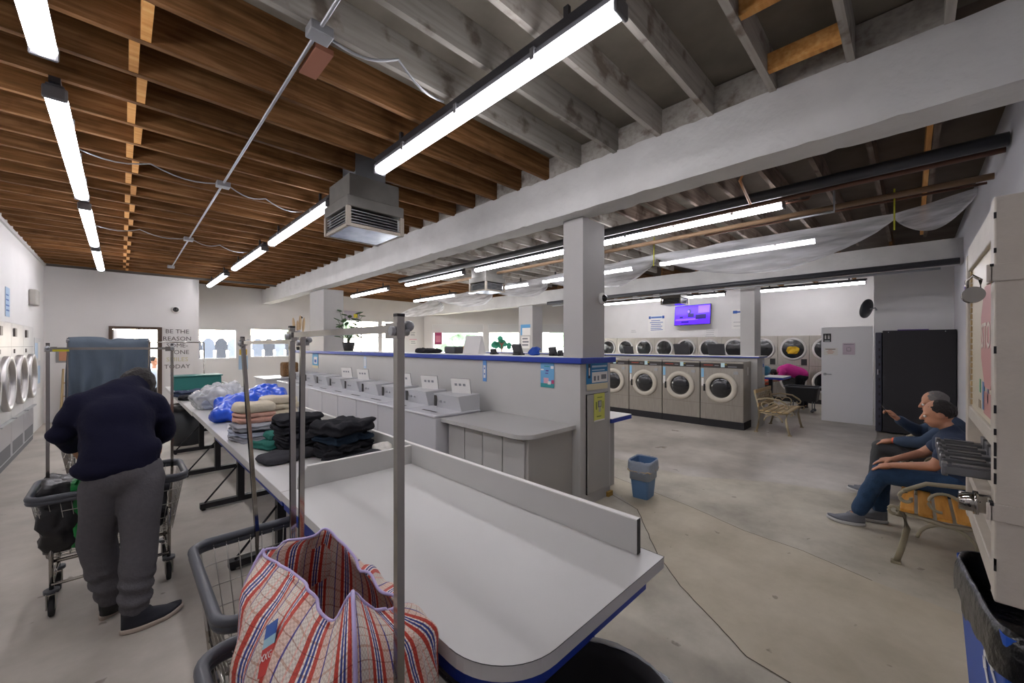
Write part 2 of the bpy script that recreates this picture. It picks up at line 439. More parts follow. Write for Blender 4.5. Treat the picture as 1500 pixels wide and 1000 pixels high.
# beams and ledgers
def rough_beam(x0, x1, y0, y1, z0, z1, name, label, step=.06):
    b = B(); n = int((y1-y0)/step); nx, nz = 4, 5
    path = [(x0, z0+(z1-z0)*i/nz) for i in range(nz)]+[(x0+(x1-x0)*i/nx, z1) for i in range(nx)]+[(x1, z1-(z1-z0)*i/nz) for i in range(nz)]+[(x1-(x1-x0)*i/nx, z0) for i in range(nx)]
    rows = []
    for j in range(n+1):
        y = y0+(y1-y0)*j/n; row = []
        for i, (x, z) in enumerate(path):
            q = V((x*2, y*1.2, z*3)); k = noise.noise(q)*.014+noise.noise(q*4)*.006
            corner = i in (0, nz, nz+nx, 2*nz+nx)
            c = V(((x0+x1)/2, 0, (z0+z1)/2)); d = (V((x, 0, z))-c).normalized()
            if corner: k -= max(0, noise.noise(V((y*7, i*3, 0)))-.1)*.035
            row.append(b.bm.verts.new((x+d.x*k, y, z+d.z*k)))
        rows.append(row)
    N = len(path)
    for j in range(n):
        for i in range(N): f = b.bm.faces.new((rows[j][i], rows[j][(i+1) % N], rows[j+1][(i+1) % N], rows[j+1][i])); f.smooth = True
    b.bm.faces.new(rows[0]); b.bm.faces.new(rows[-1])
    cs = (0, nz, nz+nx, 2*nz+nx)
    es = [e for j in range(n) for i in cs for e in rows[j][i].link_edges if e.other_vert(rows[j][i]) == rows[j+1][i]]
    bmesh.ops.split_edges(b.bm, edges=es)
    b.mats = [BEAM]; return struct(b, name, BEAM, label)
rough_beam(3.2, 3.46, YR, 14.6, 2.975, 3.41, 'trim_1', 'thick rough-plastered white beam crossing the whole ceiling')
rough_beam(9.08, 9.44, YR, 14.4, 2.92, 3.3, 'trim_2', 'second white plastered beam over the island of washers', .2)
# ceiling with joists
b = B(); b.m(PLYG).box(XL-.1, 3.5, YR-.1, 2.75, DZ, DZ+.08); b.m(PLY).box(XL-.1, 3.5, 2.75, 14.8, DZ, DZ+.08)
b.m(PLYG).box(3.5, 9.3, 2.0, 14.8, DZ, DZ+.08); b.m(PLYR).box(3.5, 9.3, YR-.1, 2.0, DZ, DZ+.08); b.m(PLYR).box(9.3, 14.3, YR-.1, 14.8, DZ, DZ+.08)
ceil_ = struct(b, 'ceiling', None, 'unfinished ceiling of exposed joists under plywood decking')
PITCH = .4085
ys = []; y = -.14
while y < 14.5: ys.append(y); y += PITCH
for i, y in enumerate(ys):
    gm = JOISTG if y < 2.6 else JOISTB
    if .35 < y < .5: y -= .0
    xx = [XL, 3.2 + .1]
    B().m(gm).box(XL, .11, y-.02, y+.02, JZ, DZ-.001).box(.11, 3.36, y-.02+.0, y+.02, JZ, DZ-.001).build('joist', gm, ceil_)
    rm = JOISTG if 3.0 < y < 9 else JOISTR
    if y > 9: rm = JOISTB
    B().m(rm).box(3.4, 9.2, y-.02, y+.02, JZ, DZ-.001).build('joist', rm, ceil_)
for i, y in enumerate(ys[1::2]):
    if i < 22: B().m(JOISTB).box(9.5, 14.06, y-.02, y+.02, JZ-.02, DZ-.001).build('joist', JOISTB, ceil_)
bb = B(); bb.m(PINE)
for i in range(2, len(ys)-1):
    off = .0 if i % 2 else .045
    bb.box(.08-off, .125-off, ys[i]+.02, ys[i+1]-.02, JZ+.005, DZ-.02)
bb.build('blocking', PINE, ceil_)
bb = B(); bb.m(JOISTG)
for i in range(len(ys)-1):
    bb.box(3.22, 3.26, ys[i]+.02, ys[i+1]-.02, 3.38, DZ-.01)
bb.build('blocking', JOISTG, ceil_)
for (x, y0, y1) in ((2.35, .29, .655), (2.95, .29, .655)):
    B().m(PINE).box(x, x+.045, y0, y1, JZ+.01, JZ+.12).build('new_block', PINE, ceil_)
B().m(mat('red_block', '#8d5a44', .8)).box(.8, .9, 2.42, 2.72, JZ-.03, JZ+.0, M=None).build('nailed_block', MATS['red_block'], ceil_)
B().m(PINE).box(3.5, 9.0, -.115, -.08, JZ, DZ-.01).build('sister_joist', PINE, ceil_)
# corner trim strip left wall
b = B(); b.m(mat('trim_white', '#c4c2be', .6)).box(XL, XL+.03, YR, 13.0, JZ-.06, JZ-.01); struct(b, 'trim_3', None)
b = B(); b.m(mat('rail_dark', '#55504a', .6)).box(XL+.04, 3.2, 12.94, 13.0, JZ-.05, JZ); struct(b, 'trim_4', None)
# exterior
b = B(); b.m(mat('asphalt', '#b4b4b2', .9)).box(-6, 60, 18, 60, -.2, -.1); b.box(14.4, 60, -10, 18, -.2, -.1); b.box(9.9, 14.5, 14.9, 18.05, -.19, -.11); struct(b, 'floor_outside', None, 'bright paved street outside the windows')

# columns and pony walls
def column(label, x0, x1, y0, y1, z0, z1):
    b = B(); b.m(mat('column_grey', '#b5b3b0', .5, var=.02)).box(x0, x1, y0, y1, z0, z1)
    c = b.build('column', None, None, loc=((x0+x1)/2, (y0+y1)/2, z0)); tag(c, label, 'column'); return c
CAPZ = 1.525
column('square grey column standing on the near end of the long blue-capped partition', 3.36, 3.76, 2.37, 2.62, CAPZ, 2.97)
column('grey column on the far end of the long partition, behind the coin washers', 3.33, 3.78, 9.55, 10.5, CAPZ, 2.96)
column('grey column on the stainless washer island, left of the restroom door', 9.16, 9.62, 2.26, 2.52, 1.44, 2.91)
column('grey column by the storefront windows with notices taped to it', 9.15, 9.62, 8.35, 8.95, 1.44, 2.91)
b = B(); b.m(LAM).box(3.3, 3.86, 2.36, 12.0, 0, 1.46, .0)
pw = b.build('partition_wall', LAM, None, loc=(3.58, 7, 0)); tag(pw, 'long grey laminate partition with blue cap behind the coin washers', 'partition')
b = B(); b.m(BLUE).box(3.26, 3.92, 2.32, 12.03, 1.465, CAPZ, .008); b.build('cap', BLUE, pw, world=True)
b = B(); b.m(SOFTW).box(3.29, 3.89, 2.36, 12.0, CAPZ-.006, CAPZ+.002); b.build('cap_top', SOFTW, pw, world=True)
b = B(); b.m(LAMD).box(3.4, 3.8, 2.335, 2.36, .12, 1.14); b.m(LINE).box(3.4, 3.8, 2.345, 2.3605, .115, 1.145)
b.build('end_panel', LAMD, pw, world=True)
b = B(); b.m(mat('yellow_tape', '#9c7a30', .7)).box(3.78, 3.87, 2.33, 2.36, 0, .05); b.build('base_strip', None, pw, world=True)
b = B(); b.m(LAMD).box(9.12, 9.68, 2.2, 11.5, 0, 1.39)
pi_ = b.build('island_wall', LAMD, None, loc=(9.4, 7, 0)); tag(pi_, 'grey partition with thin blue cap behind the stainless washers', 'partition')
b = B(); b.m(BLUE).box(9.08, 9.72, 2.16, 11.5, 1.40, 1.42); b.m(SOFTW).box(9.08, 9.72, 2.16, 11.5, 1.42, 1.44); b.build('cap', BLUE, pi_, world=True)

# ---------------------------------------------------------------- long folding table
T = .85
def rounded(x0, y0, x1, y1, r, corners=(1, 1, 1, 1), n=8):
    pts = []
    cs = [((x0+r, y0+r), PI, corners[0]), ((x1-r, y0+r), 1.5*PI, corners[1]), ((x1-r, y1-r), 0, corners[2]), ((x0+r, y1-r), .5*PI, corners[3])]
    for (c, a, k), p in zip(cs, ((x0, y0), (x1, y0), (x1, y1), (x0, y1))):
        if not k: pts.append(p); continue
        for i in range(n+1): th = a+PI/2*i/n; pts.append((c[0]+r*math.cos(th), c[1]+r*math.sin(th)))
    return pts
TX0, TX1 = .62, 1.465
tb = thing('folding_table', 'near grey folding table with blue apron and raised guard, empty top', 'table', (1.04, 1.6, 0))
b = B(); b.m(TABEDGE).prism(rounded(TX0, .663, TX1, 2.42, .2, (1, 0, 0, 0), 12), T-.042, T, top=TABTOP); b.build('tabletop', None, tb, world=True)
b = B(); b.m(LINE)
e_ = rounded(TX0-.0008, .6622, TX1+.0008, 2.42, .2, (1, 0, 0, 0), 12); e2 = rounded(TX0+.002, .665, TX1-.002, 2.42, .2, (1, 0, 0, 0), 12)
b.tube([(x, y, T-.0005) for x, y in e_[:-1]], .0014, 4); b.build('edge_seam', LINE, tb, world=True)
b = B(); b.m(BLUE).prism(rounded(TX0+.015, .69, TX1-.09, 2.42, .2, (1, 0, 0, 0), 10), .755, T-.043); b.build('apron', BLUE, tb, world=True)
b = B(); b.m(BLUE).prism(rounded(.655, .73, 1.1, 2.35, .16, (1, 0, 0, 0), 10), .70, .755); b.build('under_box', BLUE, tb, world=True)
b = B(); b.m(LAM).box(1.405, 1.43, .742, 2.42, T, T+.13); b.m(SOFTW).box(1.405, 1.43, .742, 2.42, T+.13, T+.134); b.m(LINE).box(1.405, 1.43, .7405, .742, T, T+.134); b.build('guard', None, tb, world=True)
M = basis((0, 2.395, 0), (1, 0, 0), (0, 0, 1))
b = B(M); b.m(LAM).prism([(.70, T), (1.405, T), (1.405, T+.118), (.75, T+.118), (.70, T+.06)], -.022, 0); b.m(SOFTW).box(.75, 1.405, T+.118, T+.122, -.022, 0); b.build('divider', None, tb, world=True)
def tleg(parent, y, xa, xb, xc):
    b = B(); b.m(STEELD).box(xc-.03, xc+.03, y-.04, y+.04, .04, .766); b.box(xa, xb, y-.03, y+.03, .02, .07)
    for s in (xa+.03, xb-.03): b.cyl((s, y, 0), (s, y, .03), .018, n=8)
    for s in (-1, 1): b.cyl((xc, y, .42), (xc+s*.3, y, .07), .009, n=6)
    return b.build('leg', STEELD, parent, world=True)
tleg(tb, 1.25, 1.0, 1.3, 1.15); tleg(tb, 2.2, .7, 1.3, .95)
tb2 = thing('folding_table', 'long grey folding table behind the divider, heaped with folded clothes', 'table', (1.04, 6, 0))
b = B(); b.m(TABEDGE).box(TX0, TX1, 2.422, 6.1, T-.05, T); b.box(TX0-.01, TX1, 6.105, 10.2, T-.05, T)
b.m(TABTOP).box(TX0+.001, TX1-.001, 2.423, 10.19, T, T+.002); b.build('tabletop', None, tb2, world=True)
b = B(); b.m(BLUE).box(TX0+.01, TX1-.1, 2.43, 4.6, .77, T-.051); b.m(STEELD).box(TX0+.05, TX1-.1, 4.6, 10.1, .77, T-.051); b.build('apron', None, tb2, world=True)
b = B(); b.m(LAM).box(1.405, 1.43, 2.422, 6.1, T, T+.13); b.m(SOFTW).box(1.405, 1.43, 2.422, 6.1, T+.13, T+.134); b.m(LAM).box(1.405, 1.43, 6.12, 10.1, T, T+.1); b.build('guard', None, tb2, world=True)
for y in (3.52, 5.0, 6.4, 7.85, 9.5): tleg(tb2, y, .56, 1.25, .9)

# ---------------------------------------------------------------- counter & end cabinet
ct = thing('base_cabinet', 'grey laminate cabinet with rounded counter at the partition end, left of the column', 'cabinet', (2.95, 3.1, 0))
b = B(); b.m(LAM).prism(rounded(2.54, 2.41, 3.3, 3.70, .17, (1, 0, 0, 0), 10), .8, .84); b.build('countertop', LAM, ct, world=True)
b = B(); b.m(LAMD).box(2.64, 3.3, 2.46, 3.69, .0, .8); b.build('body', LAMD, ct, world=True)
for i in range(4):
    y0 = 2.49+i*.295
    b = B(); b.m(LAM).box(2.62, 2.64, y0+.006, y0+.289, .06, .77, .003); b.build('door', LAM, ct, world=True)
eb = thing('side_counter', 'small grey counter with blue-edged white top beyond the column', 'counter', (4.1, 2.75, 0))
b = B(); b.m(LAMD).box(3.865, 4.18, 2.5, 3.4, 0, .79); b.build('body', LAMD, eb, world=True)
b = B(); b.m(BLUE).box(3.865, 4.3, 2.34, 3.45, .79, .835); b.m(SOFTW).box(3.865, 4.3, 2.34, 3.45, .835, .842); b.build('countertop', None, eb, world=True)

# ---------------------------------------------------------------- top-load washers
def make_washer(lid):
    """local: front faces -X at x=0, width along y 0..0.69"""
    t = thing('top_load_washer', 'x', 'washing machine')
    b = B(); b.m(ENAMEL).box(.012, .66, .004, .686, .02, .84, .01); b.m(LINE).box(.0, .6, .02, .67, 0, .02); b.build('body', ENAMEL, t)
    b = B(); b.m(ENAMEL).box(0, .66, .002, .688, .842, .872, .01); b.m(LINE).box(.14, .17, .2, .5, .871, .8735); b.build('top', ENAMEL, t)
    b = B(); b.m(ENAMEL2).prism([(.38, .872), (.33, 1.05), (.66, 1.06), (.66, .872)], -.53, -.02, M=basis((0, 0, 0), (1, 0, 0), (0, 0, 1)))
    b.m(LINE).box(.325, .34, .47, .51, .9, 1.03); b.build('coin_console', ENAMEL2, t)
    b = B(); b.m(GALV).cyl((.36, .4, .96), (.335, .4, .96), .015).cyl((.36, .32, .96), (.34, .32, .96), .012); b.build('dial', GALV, t)
    if lid:
        Mx = basis((.56, .25, 1.05), (.25, -.97, 0), (-.14, 0, .99))
        b = B(Mx); b.m(SOFTW).box(-.15, .15, 0, .19, -.008, .008, .006); b.m(mat('grey_print', '#8a8c90', .6))
        for k in range(3): b.box(-.09+k*.065, -.05+k*.065, .1, .13, .009, .0095); b.box(-.09+k*.065, -.05+k*.065, .1, .13, -.0095, -.009)
        b.m(LINE).tube([(-.15, 0, 0), (-.15, .19, 0), (.15, .19, 0), (.15, 0, 0)], .003, 4)
        b.build('service_lid', SOFTW, t)
    return t
w1 = make_washer(True); w2 = make_washer(False); WX = 2.47
ordn = ['nearest the grey counter', 'second from the grey counter', 'third from the grey counter', 'fourth from the grey counter, lid shut', 'fifth from the grey counter', 'sixth from the grey counter', 'seventh from the grey counter, lid shut', 'eighth from the grey counter, farthest but one', 'at the far end of the row']
used = set()
for i in range(9):
    y = 3.71+i*.70; proto = w1 if i in (0, 1, 2, 4, 5) else w2
    lab = 'white top-load coin washer '+ordn[i]+', against the partition'
    if proto.name in used: dup(proto, (WX, y, 0), 0, lab, 'top-load washers along the partition')
    else:
        proto.location = (WX, y, 0); proto['label'] = lab; proto['group'] = 'top-load washers along the partition'; used.add(proto.name)
# chest + basket + pampas
ch = thing('white_cabinet', 'low white cabinet beyond the last coin washer, under the wicker basket', 'cabinet', (2.8, 10.6, 0))
b = B(); b.m(ENAMEL).box(2.3, 3.25, 10.15, 11.1, 0, .88, .01); b.build('body', ENAMEL, ch, world=True)
b = B(); b.m(ENAMEL).box(2.27, 3.28, 10.12, 11.13, .88, .91, .008); b.build('top', ENAMEL, ch, world=True)
b = B(Matrix.Translation((2.9, 10.6, .91)))
b.m(mat('wicker', '#7a5a38', .8, var=.5, vscale=40, bump=.6, bscale=60)).box(-.17, .17, -.14, .14, 0, .34, .04); o = b.build('wicker_basket', None, None, loc=(2.9, 10.6, .91)); tag(o, 'brown wicker basket on the low white cabinet', 'basket')
pv = thing('pampas_vase', 'dried pampas plumes in a dark vase on the partition end', 'vase', (3.42, 11.6, CAPZ+.002))
b = B(); b.m(BLACK).lathe([(0, 0), (.07, 0), (.09, .12), (.04, .25), (.05, .28), (0, .28)], n=16); b.build('vase', BLACK, pv)
PAMP = mat('pampas', '#c4ab88', .9, bump=.5)
for (dx, dz) in ((-.16, .78), (.02, .86), (.12, .8), (-.05, .7)):
    b = B(); b.m(PAMP).tube([(0, 0, .2), (dx*.6, 0, dz*.6), (dx, 0, dz)], .006, 5); b.sph((dx*.85, 0, dz*.86), (.035, .035, .2), 10, 8, Matrix.Rotation(dx*.6, 4, 'Y')); b.build('plume', PAMP, pv)
#@@PART2
# ---------------------------------------------------------------- stainless front loaders
def RX(x, y, z): return basis((x, y, z), (0, 1, 0), (0, 0, -1))  # local z -> -X  (y x -z = -x)
def make_loader():
    """front at local x=0 facing -X, width y 0..0.81"""
    t = thing('front_load_washer', 'x', 'washing machine')
    b = B(); b.m(STEEL).box(.0, .5, .006, .804, .145, 1.2, .006); b.m(STEEL).box(.0, .5, .006, .804, 1.29, 1.33, .004); b.box(.03, .5, .01, .8, 1.2, 1.29)
    b.m(mat('seam', '#77726a', .5)).box(-.002, .001, .01, .8, .46, .465); b.build('body', None, t)
    b = B(); b.m(BLACKM).box(.0, .5, 0, .81, 0, .145); b.build('plinth', BLACKM, t)
    b = B(); b.m(mat('panel_dark', '#2d2826', .4)).box(-.006, .03, .01, .8, 1.2, 1.29)
    b.m(mat('red_print', '#a8402c', .5)).box(-.008, -.005, .56, .74, 1.245, 1.26); b.m(mat('grey_print', '#8a8c90', .6)).box(-.008, -.005, .12, .28, 1.22, 1.235); b.box(-.008, -.005, .45, .53, 1.24, 1.252)
    b.m(mat('yellow_print', '#c9b23c', .5)).box(-.008, -.005, .3, .34, 1.262, 1.275)
    b.m(mat('tag_blue', '#b9d4d8', .5)).box(-.012, -.005, .34, .41, 1.215, 1.3); b.build('control_panel', None, t)
    d = B(); M = RX(0, .41, .8)
    d.m(mat('cream_ring', '#b9b2a4', .4)).lathe([(.3, 0), (.3, .03), (.285, .045), (.215, .05), (.205, .035), (.2, .0)], M, 40)
    dr = d.build('door', None, t)
    g = B(); g.m(GLASSD).lathe([(.205, .02), (.2, .035), (.12, .055), (0, .065)], M, 32); g.build('glass', GLASSD, dr)
    h = B(); h.m(BLACK).box(-.07, -.02, .7, .73, .72, .86, .008); h.build('handle', BLACK, dr)
    b = B(); b.m(mat('sticker_blue', '#7fb4d8', .5)).box(-.004, 0, .74, .79, 1.0, 1.18); b.m(SOFTW).box(-.005, 0, .745, .785, .82, .98); b.build('sticker', None, t)
    b = B(); b.m(GALV).box(-.01, 0, .1, .18, 1.08, 1.14); b.build('coin_plate', GALV, t)
    return t
L0 = make_loader()
labs = ['nearest the beige bench', 'second from the beige bench', 'third from the beige bench', 'fourth from the bench, beside the partition column', 'fifth from the bench, hidden by the partition']
for i in range(5):
    lab = 'large stainless front-load washer '+labs[i]; lc = (8.6, 2.305+.815*i, 0)
    if i == 0: L0.location = lc; L0['label'] = lab; L0['group'] = 'front-load washers on the island'
    else: dup(L0, lc, 0, lab, 'front-load washers on the island')
poster('hang_tag', 'white tag on the side of the end front-load washer', 'tag', (8.86, 2.303, 1.14), (1, 0, 0), (0, 0, 1), .07, .16, SOFTW)
# stacked dryers on back wall
def make_stack(cloth=None):
    t = thing('stacked_dryer', 'x', 'dryer')
    b = B(); b.m(STEEL).box(0, .04, .004, .768, .12, 1.94, .005); b.m(BLACKM).box(.01, .04, 0, .772, 0, .12); b.m(LINE).box(-.002, .0, .02, .76, 1.06, 1.066); b.m(BLACK).box(-.004, .0, .06, .2, 1.08, 1.26); b.build('body', None, t)
    for zc in (1.55, .62):
        d = B(); M = RX(0, .39, zc)
        d.m(STEELL).lathe([(.33, 0), (.33, .015), (.3, .04), (.27, .03)], M, 32); dr = d.build('door', None, t)
        g = B(); g.m(GLASSD).lathe([(.275, .025), (.15, .035), (0, .04)], M, 28); g.build('glass', GLASSD, dr)
    return t
S0 = make_stack()
sl = ['beside the restroom door', 'with yellow laundry behind its upper glass', 'right of the island column', 'just left of the island column', 'under the pale wall notice', 'right below the wall television', 'under the left edge of the television', 'under the blue-headed wall sign', 'left of the blue-headed wall sign', 'at the row end nearest the storefront']
for i in range(10):
    lc = (14.0, 1.3+.772*i, 0); lab = 'stainless stacked dryer in the back wall '+sl[i]
    if i == 0: S0.location = lc; S0['label'] = lab; S0['group'] = 'stacked dryers on the back wall'
    else:
        c = dup(S0, lc, 0, lab, 'stacked dryers on the back wall')
for (yy, col, nm, n) in ((2.46, '#c9a020', 'yellow laundry seen through a stacked dryer door', 'laundry'),):
    slab('laundry', .04, .3, .22, mat('yl', col, .8), (13.955, yy, 1.4), 0, 0, 3, .02, 3); o = bpy.data.objects['laundry']; tag(o, nm, 'laundry')
# left wall big dryers
def make_big():
    """front plane x=0 facing +X, width along y 0..0.98"""
    t = thing('wall_dryer', 'x', 'dryer')
    b = B(); b.m(STEELL).box(-.065, 0, .003, .977, .62, 1.97, .006); b.m(LINE).box(-.001, .001, .01, .97, 1.63, 1.634)
    b.m(mat('lower_panel', '#9c9ba0', .35, metal=.5)).prism([(-.065, .08), (.0, .08), (.0, .57), (.03, .61), (-.065, .61)], -.977, -.003, M=basis((0, 0, 0), (1, 0, 0), (0, 0, 1)))
    b.m(GALV).box(.0, .045, .05, .93, .605, .62); b.m(mat('vent_dark', '#5c5b5e', .6)).box(-.065, -.005, 0, .98, 0, .08); b.box(-.001, .002, .08, .9, .1, .28)
    b.build('body', None, t)
    d = B(); M = basis((0, .49, 1.14), (0, 1, 0), (0, 0, 1))
    d.m(mat('satin_chrome', '#bdbab8', .38, metal=.9)).lathe([(.37, 0), (.37, .05), (.355, .065), (.31, .06), (.3, .02)], M, 40); dr = d.build('door', None, t)
    g = B(); g.m(mat('dryer_glass', '#75706b', .15, coat=.3)).lathe([(.305, .02), (.15, .03), (0, .035)], M, 28); g.build('glass', None, dr)
    b = B(); b.m(mat('coin_dark', '#57504c', .4)).box(0, .02, .12, .26, 1.78, 1.9).box(0, .01, .16, .22, 1.54, 1.6); b.build('coin_meter', None, t)
    return t
G0 = make_big()
gl = ['nearest the camera', 'second from the camera end', 'third from the camera end', 'third from the far wall end', 'second from the far wall end', 'at the far end beside the noticeboard']
for i in range(6):
    lc = (-1.1, 10.93-.985*(6-i), 0); lab = 'large stainless dryer on the left wall, '+gl[i]
    if i == 0: G0.location = lc; G0['label'] = lab; G0['group'] = 'large dryers on the left wall'
    else: dup(G0, lc, 0, lab, 'large dryers on the left wall')

# ---------------------------------------------------------------- ceiling lights
def make_light():
    t = thing('tube_light', 'x', 'light')
    b = B(); b.m(HOUS).box(-.04, .04, 0, 2.4, 0, .05, .006); b.m(HOUSB).box(-.025, .025, -.02, 2.42, .05, .085); b.box(-.012, .012, .3, .33, .085, .184); b.box(-.012, .012, 2.0, 2.03, .085, .184); b.build('housing', HOUS, t)
    b = B(); b.m(TUBE).lathe([(.0, .02), (.05, .02), (.052, .03), (.052, 2.37), (.05, 2.38), (0, 2.38)], M=Matrix.Translation((0, 0, -.008)) @ Matrix.Diagonal((1, 1, .75, 1)) @ Matrix.Rotation(-PI/2, 4, 'X'), n=20); b.build('tube', TUBE, t)
    for y in (-.006, 2.382): b = B(); b.m(ALU).box(-.055, .055, y, y+.024, -.05, .035, .012); b.build('end_cap', ALU, t)
    for y in (.5, 1.2, 1.9): b = B(); b.m(ALU).box(-.054, -.046, y, y+.03, -.012, .052).box(.046, .054, y, y+.03, -.012, .052).box(-.054, .054, y, y+.03, .048, .054); b.build('clip', ALU, t)
    return t
LT = make_light(); first = True
rows = [
 (1.64, [(.94, 'long tube light nearest the camera, left of the white beam'), (4.5, 'tube light left of the near ceiling vent box'), (7.3, 'tube light beyond the near ceiling vent box, middle of its row'), (10.5, 'farthest tube light of the row beside the white beam')]),
 (-.29, [(.83, 'tube light at the top left corner of the photo'), (3.72, 'second tube light over the left dryers'), (6.5, 'third tube light over the left dryers'), (9.25, 'farthest tube light over the left dryers')]),
 (5.22, [(1.0, 'tube light right of the near column, under the dark strut'), (3.95, 'tube light just left of the near column'), (6.75, 'tube light above the second ceiling vent box'), (10.1, 'farthest tube light over the washer aisle')]),
 (7.34, [(1.0, 'tube light shining through the hanging plastic sheet'), (3.95, 'tube light behind the plastic sheet, left of the column'), (6.8, 'tube light behind the second ceiling vent box'), (9.9, 'far tube light above the storefront end of the sheet')]),
 (12.9, [(.8, 'tube light right of the island column on the back wall'), (3.95, 'tube light above the television'), (6.35, 'tube light left of the television')])]
for (x, L) in rows:
    for (y, lab) in L:
        lc = (x, y, 3.215)
        if x > 12: lc = (x, y, 3.2)
        if first: LT.location = lc; LT['label'] = 'white '+lab; LT['group'] = 'tube lights under the joists'; first = False
        else: dup(LT, lc, 0, 'white '+lab, 'tube lights under the joists')
# black strut above near light & right row
for (x, y0, y1, lab) in ((1.64, -.3, 3.4, 'black steel strut above the nearest tube light'), (5.22, 1.0, 9.3, 'long black strut carrying the tube lights past the column')):
    b = B(); b.m(HOUSB).box(x-.02, x+.02, y0, y1, 3.301, 3.335); o = b.build('steel_strut', HOUSB, None, loc=(x, (y0+y1)/2, 3.301)); tag(o, lab, 'strut')
# pipes
def pipe(name, lab, pts, r, m, cat='pipe', n=10):
    b = B(); b.m(m).tube(pts, r, n); o = b.build(name, m, None, loc=pts[0]); tag(o, lab, cat); return o
pipe('drain_pipe', 'thick dark pipe under the joists right of the white beam', [(4.95, -.53, 3.27), (4.95, 1.2, 3.27), (4.95, 9.0, 3.27)], .055, DARKPIPE)
pipe('brown_pipe', 'brown pipe running along beneath the joists beside the plastic sheet', [(5.75, -.53, 3.22), (5.75, 9.5, 3.2)], .03, BROWNPIPE)
pipe('copper_pipe', 'thin orange-brown pipe nearest the white beam at top right', [(4.3, -.53, 3.33), (4.3, 1.15, 3.33), (4.35, 1.2, 3.28), (4.9, 1.25, 3.2)], .014, mat('orange_pipe', '#a06a34', .5), n=8)
pipe('copper_pipe', 'dark thin pipe with elbow beyond the thick dark pipe', [(5.35, -.53, 3.33), (5.35, .75, 3.33), (5.35, .8, 3.25), (5.3, 1.2, 3.25)], .012, COPPER, n=8)
pipe('copper_pipe', 'reddish brown pipe alongside the thick dark pipe', [(5.1, -.53, 3.24), (5.1, 2.6, 3.23)], .025, COPPER)
pipe('sprinkler_pipe', 'long dark pipe along the lower edge of the second beam', [(9.0, -.5, 2.93), (9.0, 7.6, 2.9)], .05, DARKPIPE)
pipe('sprinkler_pipe', 'thin grey pipe below the dark pipe on the second beam', [(8.97, -.3, 2.84), (8.97, 7.4, 2.81)], .02, GALV)
pipe('sprinkler_pipe', 'thin dark pipe nearest the plastic sheet at the right wall', [(6.25, -.53, 3.3), (6.25, 2.2, 3.3)], .014, COPPER)
pipe('sprinkler_pipe', 'short hanging grey pipe by the right wall under the joists', [(5.5, .6, 3.39), (5.5, .6, 3.1), (5.5, 1.0, 3.1)], .012, GALV)
cond = thing('conduit', 'straight metal conduit with junction boxes left of the near tube light', 'conduit', (.78, 6, 3.36))
b = B(); b.m(GALV).tube([(.77, -.5, 3.385), (.78, 5, 3.385), (.8, 11.5, 3.385)], .011, 8); b.build('tube', GALV, cond, world=True)
for y in (2.3, 5.2, 8.25, 11.4):
    b = B(); b.m(GALV).box(.72, .84, y-.05, y+.05, 3.345, 3.4, .006); b.build('junction_box', GALV, cond, world=True)
def flex(lab, pts, r=.006):
    P = []
    for i in range(len(pts)-1):
        for k in range(6):
            t = k/6; a, c = V(pts[i]), V(pts[i+1]); q = a.lerp(c, t); q.z -= .05*math.sin(PI*t); P.append(tuple(q))
    P.append(pts[-1]); return pipe('cable', lab, P, r, GALV, 'cable', 6)
flex('flexible metal cable from near junction box to the nearest light', [(.84, 2.3, 3.37), (1.2, 2.2, 3.39), (1.6, 2.3, 3.35)], .008)
flex('thin cable from the second junction box to the right tube lights', [(.84, 5.2, 3.37), (1.2, 5.3, 3.36), (1.62, 5.4, 3.33)])
flex('thin cable from the second junction box to the left tube lights', [(.72, 5.2, 3.37), (.2, 5.1, 3.38), (-.27, 5.0, 3.33)])
flex('thin cable from the third junction box to the right tube lights', [(.84, 8.25, 3.37), (1.2, 8.3, 3.36), (1.62, 8.4, 3.33)])
flex('thin cable from the third junction box to the left tube lights', [(.72, 8.25, 3.37), (.2, 8.1, 3.38), (-.27, 8.0, 3.33)])
# HVAC vent boxes
def vent(label, cx, cy, w, z0):
    t = thing('ceiling_vent', label, 'ceiling vent', (cx, cy, z0))
    D = mat('duct_metal', '#76746f', .55, metal=.35, var=.15, vscale=5)
    h = w/2
    b = B(); b.m(D).box(-h+.02, h-.02, -h+.02, h-.02, .3, .52); b.box(-h-.02, h+.02, -h-.02, h+.02, .19, .3, .01); b.build('duct', D, t)
    b = B(); b.m(mat('flashing', '#8f9396', .4, metal=.5)).box(-h+.12, h-.12, -h+.12, h-.12, .52, .6+.22); b.build('riser', None, t)
    b = B(); b.m(mat('vent_frame', '#a89f92', .5))
    for sx in (-1, 1):
        for sy in (-1, 1): b.box(sx*h-.02, sx*h+.02, sy*h-.02, sy*h+.02, 0, .19)
    b.box(-h, h, -h-.012, -h+.012, 0, .03).box(-h, h, h-.012, h+.012, 0, .03).box(-h-.012, -h+.012, -h, h, 0, .03).box(h-.012, h+.012, -h, h, 0, .03)
    b.m(BLACK).box(-h+.03, h-.03, -h+.03, h-.03, .03, .18); b.build('frame', None, t)
    b = B(); b.m(GALV)
    for k in range(5):
        z = .045+k*.028
        for s in (-1, 1): b.box(-h+.02, h-.02, s*(h-.012)-.014, s*(h-.012)+.014, z, z+.006); b.box(s*(h-.012)-.014, s*(h-.012)+.014, -h+.02, h-.02, z, z+.006)
    b.build('louvres', GALV, t)
    b = B(); b.m(mat('diffuser', '#b9c6e0', .2, metal=.5, var=.3, vscale=7)).box(-h+.02, h-.02, -h+.02, h-.02, .004, .03); b.build('diffuser', None, t)
    return t
vent('weathered metal ceiling vent box hanging beside the white beam, nearest', 1.83, 4.08, .56, 2.8)
vent('second metal ceiling vent box hanging over the washer aisle', 5.66, 6.5, .52, 2.8)
